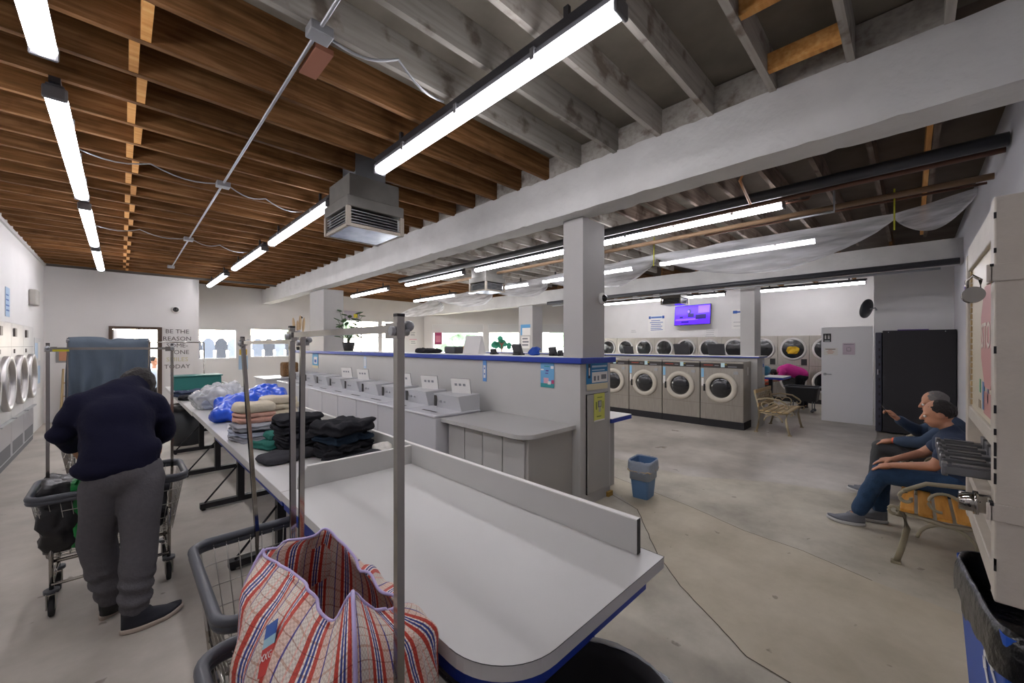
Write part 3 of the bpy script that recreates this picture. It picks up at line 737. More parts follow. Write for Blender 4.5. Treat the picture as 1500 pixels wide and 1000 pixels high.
vent('distant ceiling vent box above the television', 12.6, 5.35, .6, 2.95)
# plastic sheet
PLAS = bpy.data.materials.new('plastic_sheet'); PLAS.use_nodes = True; nt = PLAS.node_tree; nt.nodes.remove(nt.nodes['Principled BSDF']); out = nt.nodes['Material Output']
tr = nt.nodes.new('ShaderNodeBsdfTransparent'); tl = nt.nodes.new('ShaderNodeBsdfTranslucent'); tl.inputs[0].default_value = (.9, .92, .95, 1); df = nt.nodes.new('ShaderNodeBsdfDiffuse'); df.inputs[0].default_value = (.85, .87, .9, 1); gl_ = nt.nodes.new('ShaderNodeBsdfGlossy'); gl_.inputs['Roughness'].default_value = .2
tc = nt.nodes.new('ShaderNodeTexCoord'); mp = nt.nodes.new('ShaderNodeMapping'); mp.inputs['Scale'].default_value = (6, .8, 6)
nn = nt.nodes.new('ShaderNodeTexNoise'); nn.inputs['Scale'].default_value = 2; nn.inputs['Detail'].default_value = 5
mr = nt.nodes.new('ShaderNodeMapRange'); mr.inputs['From Min'].default_value = .35; mr.inputs['From Max'].default_value = .65; mr.inputs['To Min'].default_value = .4; mr.inputs['To Max'].default_value = .85
nt.links.new(tc.outputs['Object'], mp.inputs['Vector']); nt.links.new(mp.outputs['Vector'], nn.inputs['Vector']); nt.links.new(nn.outputs['Fac'], mr.inputs['Value'])
bp = nt.nodes.new('ShaderNodeBump'); bp.inputs['Strength'].default_value = .5; nt.links.new(nn.outputs['Fac'], bp.inputs['Height'])
m1 = nt.nodes.new('ShaderNodeMixShader'); m2 = nt.nodes.new('ShaderNodeMixShader'); m3 = nt.nodes.new('ShaderNodeMixShader'); m1.inputs[0].default_value = .5; m2.inputs[0].default_value = .12
nt.links.new(df.outputs[0], m1.inputs[1]); nt.links.new(tl.outputs[0], m1.inputs[2]); nt.links.new(m1.outputs[0], m2.inputs[1]); nt.links.new(gl_.outputs[0], m2.inputs[2])
nt.links.new(mr.outputs['Result'], m3.inputs[0]); nt.links.new(tr.outputs[0], m3.inputs[1]); nt.links.new(m2.outputs[0], m3.inputs[2]); nt.links.new(m3.outputs[0], out.inputs['Surface'])
for q in (df, tl, gl_): nt.links.new(bp.outputs['Normal'], q.inputs['Normal'])
b = B(); b.m(PLAS)
ties = [(-.45, 3.22, .1), (.14, 3.1, .12), (2.86, 3.1, .34), (5.2, 3.03, .26), (6.9, 3.0, .2), (9.0, 2.93, .22), (11.0, 2.62, .12)]
NX = 12; grid = []
for k in range(len(ties)-1):
    (y0, z0, _), (y1, z1, dp) = ties[k], ties[k+1]; ns = 18
    for j in range(ns+(k == len(ties)-2)):
        t = j/ns; y = y0+(y1-y0)*t; sag = math.sin(PI*t)**.8 if 0 < t < 1 else 0; row = []
        for i in range(NX+1):
            s_ = i/NX; d_ = math.sin(PI*min(1, s_*.8+.0))
            x = 5.98+(.1+.72*sag)*s_+.02*noise.noise(V((y*2, s_*5, k)))
            z = z0+(z1-z0)*t-.02-(.05+dp*sag)*d_+.03*noise.noise(V((y*2, s_*9, 3)))*(.3+sag)
            row.append(b.bm.verts.new((x, y, z)))
        grid.append(row)
for j in range(len(grid)-1):
    for i in range(NX): f = b.bm.faces.new((grid[j][i], grid[j][i+1], grid[j+1][i+1], grid[j+1][i])); f.smooth = True
o = b.build('plastic_sheet', PLAS, None, loc=(6, 5, 3)); tag(o, 'clear plastic sheet swagged under the ceiling between tube lights', 'plastic sheet')
for (y, z) in ((.14, 3.1), (2.86, 3.1)):
    b = B(); b.m(mat('yellow_tie', '#b5b42c', .6)).tube([(5.97, y, z+.25), (5.96, y, z), (5.95, y, z-.2)], .008, 6); o = b.build('tie_strap', None, None, loc=(5.96, y, z)); tag(o, 'yellow-green strap tying the plastic sheet, '+('right, near the pale wall' if y < 1 else 'right of the near column'), 'strap')

# ---------------------------------------------------------------- laundry carts
def cart(label, cx, cy, rz, W=.5, L=.72, lean=(.0, .0, 0, 0), poles=True, ph=1.71, bh=1.685, pd=.35, yellow=False, fill=None):
    """long side on local x; rim at z .74"""
    t = thing('laundry_cart', label, 'laundry cart', (cx, cy, 0), rz)
    hx, hy = L/2, W/2; zr, zb, = .74, .36; bx, by = hx-.07, hy-.06
    b = B(); b.m(WIRE)
    rim = rounded(-hx+.01, -hy+.01, hx-.01, hy-.01, .06, n=5); bot = rounded(-bx, -by, bx, by, .04, n=5)
    def lv(t_): return [(p[0]*(1-t_)+q[0]*t_, p[1]*(1-t_)+q[1]*t_, zr*(1-t_)+zb*t_) for p, q in zip(rim, bot)]
    for q in (.25, .5, .75, 1): b.tube(lv(q), .0028, 5, closed=True)
    n = 14
    for i in range(n+1):
        f_ = -1+2*i/n
        for s in (-1, 1): b.tube([(f_*(hx-.03), s*(hy-.01), zr), (f_*(bx-.02), s*by, zb)], .0022, 4)
        b.tube([(f_*(bx-.02), -by, zb), (f_*(bx-.02), by, zb)], .0022, 4)
    n = 9
    for i in range(n+1):
        f_ = -1+2*i/n
        for s in (-1, 1): b.tube([(s*(hx-.01), f_*(hy-.03), zr), (s*bx, f_*(by-.02), zb)], .0022, 4)
        b.tube([(-bx, f_*(by-.02), zb), (bx, f_*(by-.02), zb)], .0022, 4)
    b.build('basket', WIRE, t)
    b = B(); b.m(BUMPER).tube([(x, y, zr) for x, y in rounded(-hx, -hy, hx, hy, .07, n=6)], .019, 10, closed=True)
    b.tube([(x, y, zr-.022) for x, y in rounded(-hx, -hy, hx, hy, .07, n=6)], .016, 8, closed=True); b.build('bumper', BUMPER, t)
    b = B(); b.m(CHROME)
    for sx in (-1, 1):
        for sy in (-1, 1): b.tube([(sx*(bx-.02), sy*(by+.02), .52), (sx*(bx-.02), sy*(by-.01), .17)], .011, 8)
        b.tube([(sx*(bx-.02), -by, .2), (sx*(bx-.02), by, .2)], .01, 8)
    for sy in (-1, 1): b.tube([(-bx+.02, sy*by, .2), (bx-.02, sy*by, .2)], .01, 8); b.tube([(-bx+.02, sy*by, .34), (bx-.02, sy*by, .34)], .01, 8)
    b.build('frame', CHROME, t)
    for sx in (-1, 1):
        for sy in (-1, 1):
            x, y = sx*(bx-.02), sy*(by-.01)
            b = B(); b.m(WIRE).box(x-.022, x-.016, y-.03, y+.03, .06, .15).box(x+.016, x+.022, y-.03, y+.03, .06, .15).box(x-.022, x+.022, y-.03, y+.03, .145, .155); b.m(BUMPER).cyl((x, y, .15), (x, y, .17), .035)
            c = b.build('caster', None, t)
            b = B(); b.m(RUBBER).lathe([(.03, -.013), (.054, -.013), (.06, -.008), (.06, .008), (.054, .013), (.03, .013)], Matrix.Translation((x, y+.02, .06)) @ Matrix.Rotation(PI/2, 4, 'Y'), 20)
            b.m(mat('hub_grey', '#8c8a86', .5)).cyl((x-.012, y+.02, .06), (x+.012, y+.02, .06), .032, n=16); b.build('wheel', None, c)
    if poles:
        for i, s in enumerate((-1, 1)):
            dx = lean[i]*s
            b = B(); b.m(CHROME).tube([(s*(pd-.02), 0, .34), (s*pd, 0, .74), (s*pd+dx, lean[2+i], ph)], .0115, 4, sq=True)
            b.m(BLACK).tube([(s*pd+dx, lean[2+i], ph), (s*pd+dx, lean[2+i], ph+.006)], .012, 4, sq=True)
            b.build('pole', CHROME, t)
            b = B(); q = s*pd+dx*.97; b.m(GALV).cyl((q, lean[2+i]-.02, bh-.005), (q, lean[2+i]+.02, bh-.005), .01, n=8).sph((q, lean[2+i]-.022, bh+.006), .012, 8, 6); b.m(CHROME).box(q-.012*s-.025, q-.012*s+.025, lean[2+i]-.006, lean[2+i]+.012, bh-.02, bh+.012); b.build('clamp', GALV, t)
        b = B(); b.m(CHROME).tube([(-pd-lean[0]*.97, lean[2], bh), (pd+lean[1]*.97, lean[3], bh)], .0115, 4, sq=True); b.build('crossbar', CHROME, t)
        if yellow:
            b = B(); b.m(mat('yellow_tape2', '#b9b01e', .6)).box(-pd+.02, -pd+.09, -.013, .013, bh-.018, bh-.004); b.build('tape_mark', None, t)
    return t
cart('wire laundry cart holding the plaid bag, nearest the camera', .41, 1.10, PI/2, lean=(.0, .02, 0, 0), pd=.352)
cart('empty-looking wire laundry cart nested just behind the plaid bag cart', .475, 1.93, PI/2, lean=(.02, .16, 0, .03), bh=1.665, ph=1.69, pd=.335)
cart('wire laundry cart the man in navy is leaning over', -.03, 3.86, 0, lean=(.0, 0, 0, 0), bh=1.63, ph=1.66, pd=.3, yellow=True)
cart('far laundry cart with a grey-blue sheet over its rack', -.08, 6.0, 0, bh=1.70, ph=1.72, pd=.3)
# sheet on far cart
SHEET = mat('sheet_blue', '#4e5a66', .8, bump=.35, bscale=9)
b = B(); b.m(SHEET); rows_ = []
for j in range(29):
    t = j/14-1   # -1..1 over bar
    z = 1.735-abs(t)*.95; row = []
    for i in range(33):
        s = i/32; x = -.08+(s-.5)*.6*(1+.06*math.sin(t*3)); 
        w_ = .038*math.sin(s*26+4*noise.noise(V((s*3, t*2, 0))))*abs(t)+.045*noise.noise(V((s*5, t*4, 1)))
        zz = z - .02*math.exp(-((s-.5)/.06)**2)*(1-abs(t))+.008*math.sin(s*PI*2)
        x += .05*(abs(t))*(-1 if s < .5 else 1)*.3
        y = 6.0+(.02+.1*abs(t)**.7)*(1 if t > 0 else -1)+w_ if abs(t) > .02 else 6.0
        row.append(b.bm.verts.new((x, y, zz)))
    rows_.append(row)
for j in range(28):
    for i in range(32): f = b.bm.faces.new((rows_[j][i], rows_[j][i+1], rows_[j+1][i+1], rows_[j+1][i])); f.smooth = True
o = b.build('bed_sheet', SHEET, None, loc=(-.08, 6, 1.7)); tag(o, 'grey-blue bed sheet draped over the far cart rack', 'sheet')
m_ = o.modifiers.new('s', 'SOLIDIFY'); m_.thickness = .004

# plaid bag ---------------------------------------------------------
PL = bpy.data.materials.new('plaid_weave'); PL.use_nodes = True; nt = PL.node_tree; pb = nt.nodes['Principled BSDF']; pb.inputs['Roughness'].default_value = .55
uv = nt.nodes.new('ShaderNodeUVMap'); sx = nt.nodes.new('ShaderNodeSeparateXYZ'); nt.links.new(uv.outputs['UV'], sx.inputs[0])
def fr(src, mul):
    a = nt.nodes.new('ShaderNodeMath'); a.operation = 'MULTIPLY'; a.inputs[1].default_value = mul; nt.links.new(src, a.inputs[0])
    f = nt.nodes.new('ShaderNodeMath'); f.operation = 'FRACT'; nt.links.new(a.outputs[0], f.inputs[0]); return f.outputs[0]
def ramp(src, stops):
    r = nt.nodes.new('ShaderNodeValToRGB'); r.color_ramp.interpolation = 'CONSTANT'; e = r.color_ramp.elements
    e[0].position = 0; e[0].color = lin(stops[0][1]); e[1].position = stops[1][0]; e[1].color = lin(stops[1][1])
    for p, c in stops[2:]: k = e.new(p); k.color = lin(c)
    nt.links.new(src, r.inputs['Fac']); return r.outputs['Color']
Wc, Rc, Bc, Pc = '#d9d0c4', '#c23a26', '#2c3a8c', '#dcc0b0'
cv = ramp(fr(sx.outputs[0], 15), [(0, Rc), (.1, '#f0e8e0'), (.14, Bc), (.19, '#f0e8e0'), (.22, Bc), (.27, '#f0e8e0'), (.31, Rc), (.42, Pc), (.62, '#4a3f8c'), (.66, Wc), (.86, '#e2b6a8'), (.9, Wc)])
ch_ = ramp(fr(sx.outputs[1], 13), [(0, '#ffffff'), (.12, '#ead0c4'), (.2, '#ffffff'), (.45, '#efe0da'), (.5, '#ffffff'), (.72, '#d0b4ac'), (.76, '#ffffff')])
mx = nt.nodes.new('ShaderNodeMix'); mx.data_type = 'RGBA'; mx.blend_type = 'MULTIPLY'; mx.inputs[0].default_value = 1
nt.links.new(cv, mx.inputs[6]); nt.links.new(ch_, mx.inputs[7])
# fine weave darkening: tiny checker
w1_ = nt.nodes.new('ShaderNodeTexChecker'); w1_.inputs['Scale'].default_value = 1; w1_.inputs['Color1'].default_value = (1, 1, 1, 1); w1_.inputs['Color2'].default_value = (.62, .5, .48, 1)
mpp = nt.nodes.new('ShaderNodeMapping'); mpp.inputs['Scale'].default_value = (330, 150, 1); nt.links.new(uv.outputs['UV'], mpp.inputs['Vector']); nt.links.new(mpp.outputs[0], w1_.inputs['Vector'])
mx2 = nt.nodes.new('ShaderNodeMix'); mx2.data_type = 'RGBA'; mx2.blend_type = 'MULTIPLY'; mx2.inputs[0].default_value = .5
nt.links.new(mx.outputs[2], mx2.inputs[6]); nt.links.new(w1_.outputs['Color'], mx2.inputs[7]); nt.links.new(mx2.outputs[2], pb.inputs['Base Color'])
bag = thing('plaid_bag', 'large red, blue and white plaid woven laundry bag, open, in the nearest cart', 'bag', (.41, 1.1, .4))
bm = bmesh.new(); uvl = bm.loops.layers.uv.new('UVMap'); NU, NV = 120, 34; grid = []
RIMC = [(0, .125, -.08, .55), (.1, .105, .08, .58), (.2, .085, .24, .635), (.27, .03, .285, .63), (.36, -.085, .33, .6), (.46, -.07, .17, .605), (.55, -.055, .03, .605), (.63, -.05, -.115, .585), (.70, .0, -.12, .635), (.77, .035, -.135, .59), (.86, .08, -.15, .57), (.94, .12, -.13, .555)]
def rimpt(u):
    u %= 1; n = len(RIMC)
    for k in range(n):
        a = RIMC[k]; c = RIMC[(k+1) % n]; ua, uc = a[0], c[0]+(1 if k == n-1 else 0)
        if ua <= u < uc or (k == n-1):
            t = (u-ua)/(uc-ua); p, q = RIMC[k-1], RIMC[(k+2) % n]; P0, P1, P2, P3 = V(p[1:]), V(a[1:]), V(c[1:]), V(q[1:])
            return .5*((2*P1)+(P2-P0)*t+(2*P0-5*P1+4*P2-P3)*t*t+(3*P1-P0-3*P2+P3)*t**3)
def bodypt(u, v):
    th = 2*PI*u; cx, sy = math.cos(th), math.sin(th); k = 3.0; n = (abs(cx)**k+abs(sy)**k)**(1/k); cx, sy = cx/n, sy/n
    bulge = math.sin(PI*min(1, v*.9)*.62)
    d = .02*noise.noise(V((cx*2.2, sy*2.2, v*3)))+.012*noise.noise(V((cx*6, sy*6, v*6+3)))
    return V((cx*(.165+.05*bulge+d), sy*(.25+.06*bulge+d), v*.62)), cx, sy
def bagpt(u, v):
    vb_ = .66
    if v <= vb_: p, cx, sy = bodypt(u, v)
    else:
        s_ = (v-vb_)/(1-vb_); p0, cx, sy = bodypt(u, vb_); r_ = rimpt(u); p1 = V((p0.x*.97, p0.y*.97, max(.5, r_.z-.03)))
        p = p0.lerp(p1, s_).lerp(p1.lerp(r_, s_), s_)
        p += V((cx, sy, .6))*(.012*math.sin(u*2*PI*13+4*noise.noise(V((cx*2, sy*2, 1)))+s_*2)*s_*(1-s_*.5)+.03*noise.noise(V((cx*3, sy*3, s_*2+5)))*math.sin(PI*s_))
    cr = .005*math.sin(2*PI*u*15+6*noise.noise(V((cx*2, sy*2, v*2))))*min(1, v*2)*(1-v)
    return p+V((cx, sy, 0))*cr
for j in range(NV+1):
    grid.append([bm.verts.new(bagpt(i/NU, j/NV)) for i in range(NU)])
def quad(a, b_, c, d, uvs):
    f = bm.faces.new((a, b_, c, d)); f.smooth = True
    for l, w in zip(f.loops, uvs): l[uvl].uv = w
for j in range(NV):
    for i in range(NU):
        i2 = (i+1) % NU
        quad(grid[j][i], grid[j][i2], grid[j+1][i2], grid[j+1][i], [(i/NU, j/NV), ((i+1)/NU, j/NV), ((i+1)/NU, (j+1)/NV), (i/NU, (j+1)/NV)])
# inner wall
inner = []
for j in range(14):
    row = []
    for i in range(NU):
        p = rimpt(i/NU); q_, _, _ = bodypt(i/NU, .3); s2 = (j/13); r = p.lerp(V((q_.x*.9, q_.y*.9, q_.z)), s2)+V((q_.x*.9, q_.y*.9, 0))*.35*math.sin(PI*s2)*(1-s2); row.append(bm.verts.new((r.x*(1-.012), r.y*(1-.012), r.z-.002)))
    inner.append(row)
for i in range(NU):
    i2 = (i+1) % NU
    quad(grid[NV][i], grid[NV][i2], inner[0][i2], inner[0][i], [(i/NU, 1), ((i+1)/NU, 1), ((i+1)/NU, 1.01), (i/NU, 1.01)])
for j in range(13):
    for i in range(NU):
        i2 = (i+1) % NU
        quad(inner[j][i], inner[j][i2], inner[j+1][i2], inner[j+1][i], [(i/NU, 1+j/NV), ((i+1)/NU, 1+j/NV), ((i+1)/NU, 1+(j+1)/NV), (i/NU, 1+(j+1)/NV)])
cv_ = bm.verts.new((0, 0, .2)); cb_ = bm.verts.new((0, 0, 0))
for i in range(NU):
    i2 = (i+1) % NU
    f = bm.faces.new((inner[-1][i], inner[-1][i2], cv_)); f.smooth = True
    f = bm.faces.new((grid[0][i2], grid[0][i], cb_))
me = bpy.data.meshes.new('body'); bmesh.ops.recalc_face_normals(bm, faces=bm.faces); bm.to_mesh(me); bm.free(); me.materials.append(PL)
o = bpy.data.objects.new('body', me); C.objects.link(o); o.parent = bag
PIP = mat('lilac_piping', '#b7a9d4', .5)
b = B(); b.m(PIP).tube([tuple(bagpt(i/120, 1)) for i in range(120)], .0045, 6, closed=True); b.build('rim_piping', PIP, bag)
for uu in (.36, .70): 
    b = B(); b.m(PIP).tube([tuple(bagpt(uu, j/24)*1.008) for j in range(2, 25)], .005, 6); b.build('seam_piping', PIP, bag)
# paper tag on the near left shoulder of the bag
def scr(q):
    w_ = q+V((.41, 1.1, .4)); d = w_.x*.7028+w_.y*.7114; return 750+580*(w_.x*.7114-w_.y*.7028)/d, 506-580*(w_.z-1.65)/d
best = min(((i/200, j/60) for i in range(96, 150) for j in range(24, 58)), key=lambda a: (scr(bagpt(*a))[0]-402)**2+(scr(bagpt(*a))[1]-948)**2)
p = bagpt(*best); tu = (bagpt(best[0]+.01, best[1])-bagpt(best[0]-.01, best[1])).normalized(); tv_ = (bagpt(best[0], best[1]+.02)-bagpt(best[0], best[1]-.02)).normalized(); nrm = tu.cross(tv_).normalized()
if nrm.dot(-(p+V((.41, 1.1, -1.25)))) < 0: nrm = -nrm
r_ = tv_.cross(nrm)
b = B(basis(p+nrm*.012, r_*1.0+tv_*.35, tv_-r_*.35)); b.m(mat('tag_blue2', '#2a5cae', .4)).box(-.022, .022, .02, .05, 0, .002); b.m(mat('tag_teal', '#9fc9d8', .4)).box(-.022, .022, 0, .02, 0, .002); b.m(mat('tag_red', '#c22f2a', .4)).box(-.022, .022, -.055, 0, 0, .002)
text(b, 'XXG', .021, Matrix.Translation((0, -.02, .003)), SOFTW, .0005); b.build('paper_tag', None, bag)

# black bin near table end & bins
def liner(b, rx, ry, z, drop, seed, m, rect=False, cx=0, cy=0, inner=.25, flare=1.04, crm=.014):
    b.m(m); n = 72; rows_ = []
    for j, (k, dz) in enumerate(((.93, -inner), (.95, -.05), (.99, .004), (1.02, .006), (flare, -.03), (flare+.015, -drop*.6), (flare+.02, -drop))):
        row = []
        for i in range(n):
            th = 2*PI*i/n; c, s = math.cos(th), math.sin(th)
            if rect: q = (abs(c)**6+abs(s)**6)**(1/6); c, s = c/q, s/q
            w_ = 1+crm*noise.noise(V((c*5, s*5, seed+j*.4)))*(1 if j else 0)+crm*.6*noise.noise(V((c*14, s*14, seed+j*.7)))*(1 if j > 1 else 0)+.008*math.sin(i*2.6+j)*(1 if j > 3 else 0)
            dd = dz*(1+.35*noise.noise(V((c*3, s*3, seed))) if j > 4 else 1)+(.008*noise.noise(V((c*6, s*6, seed+5))) if j in (2, 3) else 0)
            row.append(b.bm.verts.new(b.M @ V((cx+c*rx*k*w_, cy+s*ry*k*w_, z+dd))))
        rows_.append(row)
    for A_, Bq in zip(rows_, rows_[1:]):
        for i in range(n):
            f = b.bm.faces.new((A_[i], A_[(i+1) % n], Bq[(i+1) % n], Bq[i])); f.smooth = True; f.material_index = b.cur
    f = b.bm.faces.new(rows_[0]); f.material_index = b.cur
    return b
BAGB = mat('black_liner', '#0a0a0c', .28, bump=.5, bscale=25, coat=.1)
CLEAR = mat('clear_liner', '#c4cad2', .18, bump=1, bscale=34, alpha=.5, coat=.8)
t = thing('trash_bin', 'large round black trash bin with clear liner under the near table corner', 'trash bin', (.87, .59, 0))
b = B(); b.m(BLACKM).lathe([(0, .02), (.19, .02), (.235, .66), (.25, .67), (.25, .70), (.238, .70), (.23, .66), (.18, .05), (0, .05)], n=40); b.build('bin', BLACKM, t)
liner(B(), .25, .25, .702, .1, 2, CLEAR, inner=.16, flare=1.07, crm=.04).build('liner', CLEAR, t)
t = thing('trash_bin', 'tall blue recycling bin with black liner below the soap machine', 'recycling bin', (2.11, -.315, 0), .1)
b = B(); BB = mat('recycle_blue', '#1c4fae', .45); b.m(BB)
n_ = 4
def rect_ring(hx, hy, r): return rounded(-hx, -hy, hx, hy, r, n=5)
rr = [rect_ring(.24, .12, .03), rect_ring(.31, .165, .03)]
va = [b.bm.verts.new((x, y, 0)) for x, y in rr[0]]; vb = [b.bm.verts.new((x, y, .82)) for x, y in rr[1]]
b.bm.faces.new(va)
for i in range(len(va)): b.bm.faces.new((va[i], va[(i+1) % len(va)], vb[(i+1) % len(va)], vb[i]))
vc = [b.bm.verts.new((x*.99, y*.985, .82)) for x, y in rr[1]]; vd = [b.bm.verts.new((x*.98, y*.97, .05)) for x, y in rr[0]]
for i in range(len(va)):
    k = (i+1) % len(va); b.bm.faces.new((vb[i], vb[k], vc[k], vc[i])); b.bm.faces.new((vc[i], vc[k], vd[k], vd[i]))
b.bm.faces.new(vd); b.build('bin', BB, t)
liner(B(), .315, .168, .828, .13, 5, BAGB, rect=True, inner=.12, flare=1.06).build('liner', BAGB, t)
# recycling arrows on +Y face
b = B(basis((-.13, .156, .6), (-1, 0, 0), (0, .055, 1)));
b.m(SOFTW)
for k in range(3):
    a = 2*PI*k/3+PI/2; R_ = Matrix.Rotation(a-PI/2, 4, 'Z')
    keep = b.M; b.M = keep @ R_
    b.box(-.045, .02, .04, .06, 0, .002); b.prism([(.02, .03), (.055, .05), (.02, .072)], 0, .002); b.box(-.055, -.038, .005, .05, 0, .002); b.M = keep
b.build('recycling_mark', SOFTW, t)
t = thing('waste_basket', 'small blue waste basket with translucent liner beside the partition end', 'waste basket', (4.08, 2.08, 0), .1)
b = B(); BL2 = mat('dusty_blue', '#5d7fa6', .5); b.m(BL2)
ra, rb = rect_ring(.105, .085, .03), rect_ring(.145, .115, .03)
va = [b.bm.verts.new((x, y, 0)) for x, y in ra]; vb = [b.bm.verts.new((x, y, .4)) for x, y in rb]; vc = [b.bm.verts.new((x*.95, y*.95, .4)) for x, y in rb]; vd = [b.bm.verts.new((x*.93, y*.93, .02)) for x, y in ra]
b.bm.faces.new(va); b.bm.faces.new(vd)
for i in range(len(va)):
    k = (i+1) % len(va); b.bm.faces.new((va[i], va[k], vb[k], vb[i])); b.bm.faces.new((vb[i], vb[k], vc[k], vc[i])); b.bm.faces.new((vc[i], vc[k], vd[k], vd[i]))
b.build('basket', BL2, t)
CL2 = mat('milky_liner', '#a9b4c4', .35, bump=.6, bscale=25, alpha=.85)
liner(B(), .15, .122, .405, .11, 8, CL2, rect=True, inner=.2, flare=1.04).build('liner', CL2, t)
b = B(); b.m(mat('tan_band', '#c9b48c', .6)).tube([(x*1.06, y*1.06, .305+.008*math.sin(i)) for i, (x, y) in enumerate(rb)], .007, 6, closed=True); b.build('band', None, t)
t = thing('trash_bin', 'dark grey trash bin beneath the far folding table', 'trash bin', (.8, 8.6, 0))
b = B(); DG = mat('dark_grey_plastic', '#3f4246', .5); b.m(DG).lathe([(0, 0), (.2, 0), (.25, .66), (0, .64)], n=28); b.build('bin', DG, t)
liner(B(), .255, .255, .66, .08, 3, BAGB, inner=.1).build('liner', BAGB, t)
#@@PART3
# ---------------------------------------------------------------- folded laundry
def cloth(name, col, **k): return mat('cloth_'+name, col, .9, bump=.25, bscale=60, spec=.15)
CB = cloth('black', '#242428'); CN = cloth('navy', '#1f2b38'); CDG = cloth('charcoal', '#38383c'); CT = cloth('teal', '#2f6a60'); CCR = cloth('cream', '#cdc3ae'); CPK = cloth('pink', '#c79c8c'); CG = cloth('grey', '#8f9096'); CLB = cloth('light_blue', '#a3aab8'); CJ = cloth('jeans', '#3a4358'); CW = cloth('offwhite', '#d9d5cc'); CRU = cloth('rust', '#7a3a28')
def fold(lab, w, d, h, m, x, y, z, rz, sd, grp, folds=2, amp=.008, tilt=(0, 0), name='folded_garment'):
    o = slab(name, w, d, h, m, (x, y, z), rz, folds, sd, amp, tilt=tilt); tag(o, lab, 'clothes', grp); return o
Z0 = T+.003
g = 'dark clothes folded behind the divider'
z = Z0
for i, (h, m, lab, w, d, dx) in enumerate(((.055, CDG, 'charcoal trousers folded at the front foot of the dark pile', .4, .26, -.02), (.06, CB, 'black folded garment low in the tallest dark pile', .34, .3, .0), (.05, CB, 'black folded garment midway up the tallest dark pile', .33, .3, .01), (.06, CN, 'dark navy folded garment under the topmost black one', .33, .3, 0), (.085, CB, 'puffy black garment topping the tallest dark pile', .37, .32, .0))):
    if i == 0: fold(lab, w, d, h, m, 1.12, 2.56, z, .15, i, g, 1, .012, (.06, 0)); continue
    fold(lab, w, d, h*1.0, m, 1.16+dx, 2.93, z, .25+.08*math.sin(i*5), i, g, 2, .02); z += h*.97
fold('grey folded cloth slumped beside the divider', .26, .2, .05, cloth('midgrey', '#55565a'), 1.25, 2.55, Z0, .1, 21, g, 1, .01)
fold('small cream cloth tucked beside the dark pile', .14, .12, .08, CW, 1.36, 2.72, Z0, .1, 22, g, 1, .014)
z = Z0
for i, (h, m, lab) in enumerate(((.05, CB, 'black garment at the base of the left dark pile'), (.05, CB, 'black garment second up in the left dark pile'), (.055, CDG, 'charcoal garment third up in the left dark pile'), (.05, CB, 'black garment fourth up in the left dark pile'), (.07, CB, 'black garment topping the left dark pile'))):
    fold(lab, .3, .26, h, m, .98-.005*i, 3.32, z, .1+.1*math.sin(i*7), 30+i, g, 2, .018); z += h*.97
fold('dark grey jeans folded at the table edge', .36, .24, .05, CDG, .84, 3.1, Z0, .2, 40, g, 1, .01)
g = 'coloured clothes on the long table'
fold('teal folded shirt between the grey shirts and the dark pile', .26, .26, .06, CT, .87, 3.55, Z0, .3, 41, g, 2, .012)
fold('teal folded shirt leaning on the left dark pile', .22, .2, .05, CT, .92, 3.58, Z0+.058, .1, 42, g, 1, .012)
z = Z0
for i, (m, h, lab) in enumerate(((CG, .045, 'grey shirt folded at the bottom of the front pile'), (CLB, .045, 'pale blue shirt folded above the grey shirt'), (CG, .05, 'grey checked shirt under the pink towels'))):
    fold(lab, .36, .34, h, m, .84, 3.98, z, .15, 50+i, g, 2, .014); z += h*.95
for i, (m, h, lab) in enumerate(((CPK, .055, 'pink towel folded on the grey shirts'), (CPK, .035, 'thin peach towel under the cream towel'), (CCR, .085, 'thick cream towel topping the pink towels'))):
    fold(lab, .29, .26, h, m, .83, 4.06, z, .1, 60+i, g, 1, .008); z += h*.96
z = Z0
fold('rust brown cloth peeping from under the cream towels', .2, .2, .05, CRU, 1.02, 4.02, z, 0, 70, g, 1)
z = Z0
for i, lab in enumerate(('cream towel at the bottom of the tall towel stack', 'cream towel second up in the tall towel stack', 'cream towel third up in the tall towel stack', 'cream towel fourth up in the tall towel stack', 'cream towel on top of the tall towel stack')):
    fold(lab, .3, .27, .062, CCR, 1.1+.006*(i % 2), 4.38, z, .05*(i % 2), 80+i, 'tall stack of cream towels', 1, .008); z += .06
fold('white cloth bundle in front of the tall towel stack', .24, .2, .11, CW, 1.12, 4.02, Z0, .2, 90, g, 1, .016)
# blue bag, clear bag
BLUEP = mat('blue_plastic', '#0f4fd0', .3, bump=.7, bscale=14, coat=.3)
o = blob('plastic_bag', [('e', (1.0, 5.35, .97), (.3, .24, .13)), ('e', (1.25, 5.65, 1.0), (.26, .26, .15)), ('e', (.86, 5.1, .93), (.2, .16, .09)), ('e', (1.3, 5.9, 1.02), (.2, .2, .13))], .022, 1, BLUEP, None, .06, 7, cut=[((0, 0, T+.003), (0, 0, -1))])
o.location = (1.1, 5.5, T); 
for v in o.data.vertices: v.co -= V((1.1, 5.5, T))
tag(o, 'bright blue crumpled plastic laundry bag on the table', 'plastic bag')
CLP = mat('clear_plastic', '#c9ccd0', .2, bump=.9, bscale=16, alpha=.6, coat=.5)
o = blob('plastic_bag', [('e', (.84, 6.35, .96), (.22, .3, .16)), ('e', (1.05, 6.6, .98), (.2, .22, .17))], .022, 1, CLP, None, .06, 8, cut=[((0, 0, T+.003), (0, 0, -1))], seed=4)
for v in o.data.vertices: v.co -= V((.9, 6.4, T))
o.location = (.9, 6.4, T); tag(o, 'clear plastic bag of laundry beyond the blue bag', 'plastic bag')
fold('dark bundle inside the clear plastic bag', .24, .28, .12, CDG, .92, 6.48, Z0, .3, 91, 'laundry in the clear bag', 1, .02)
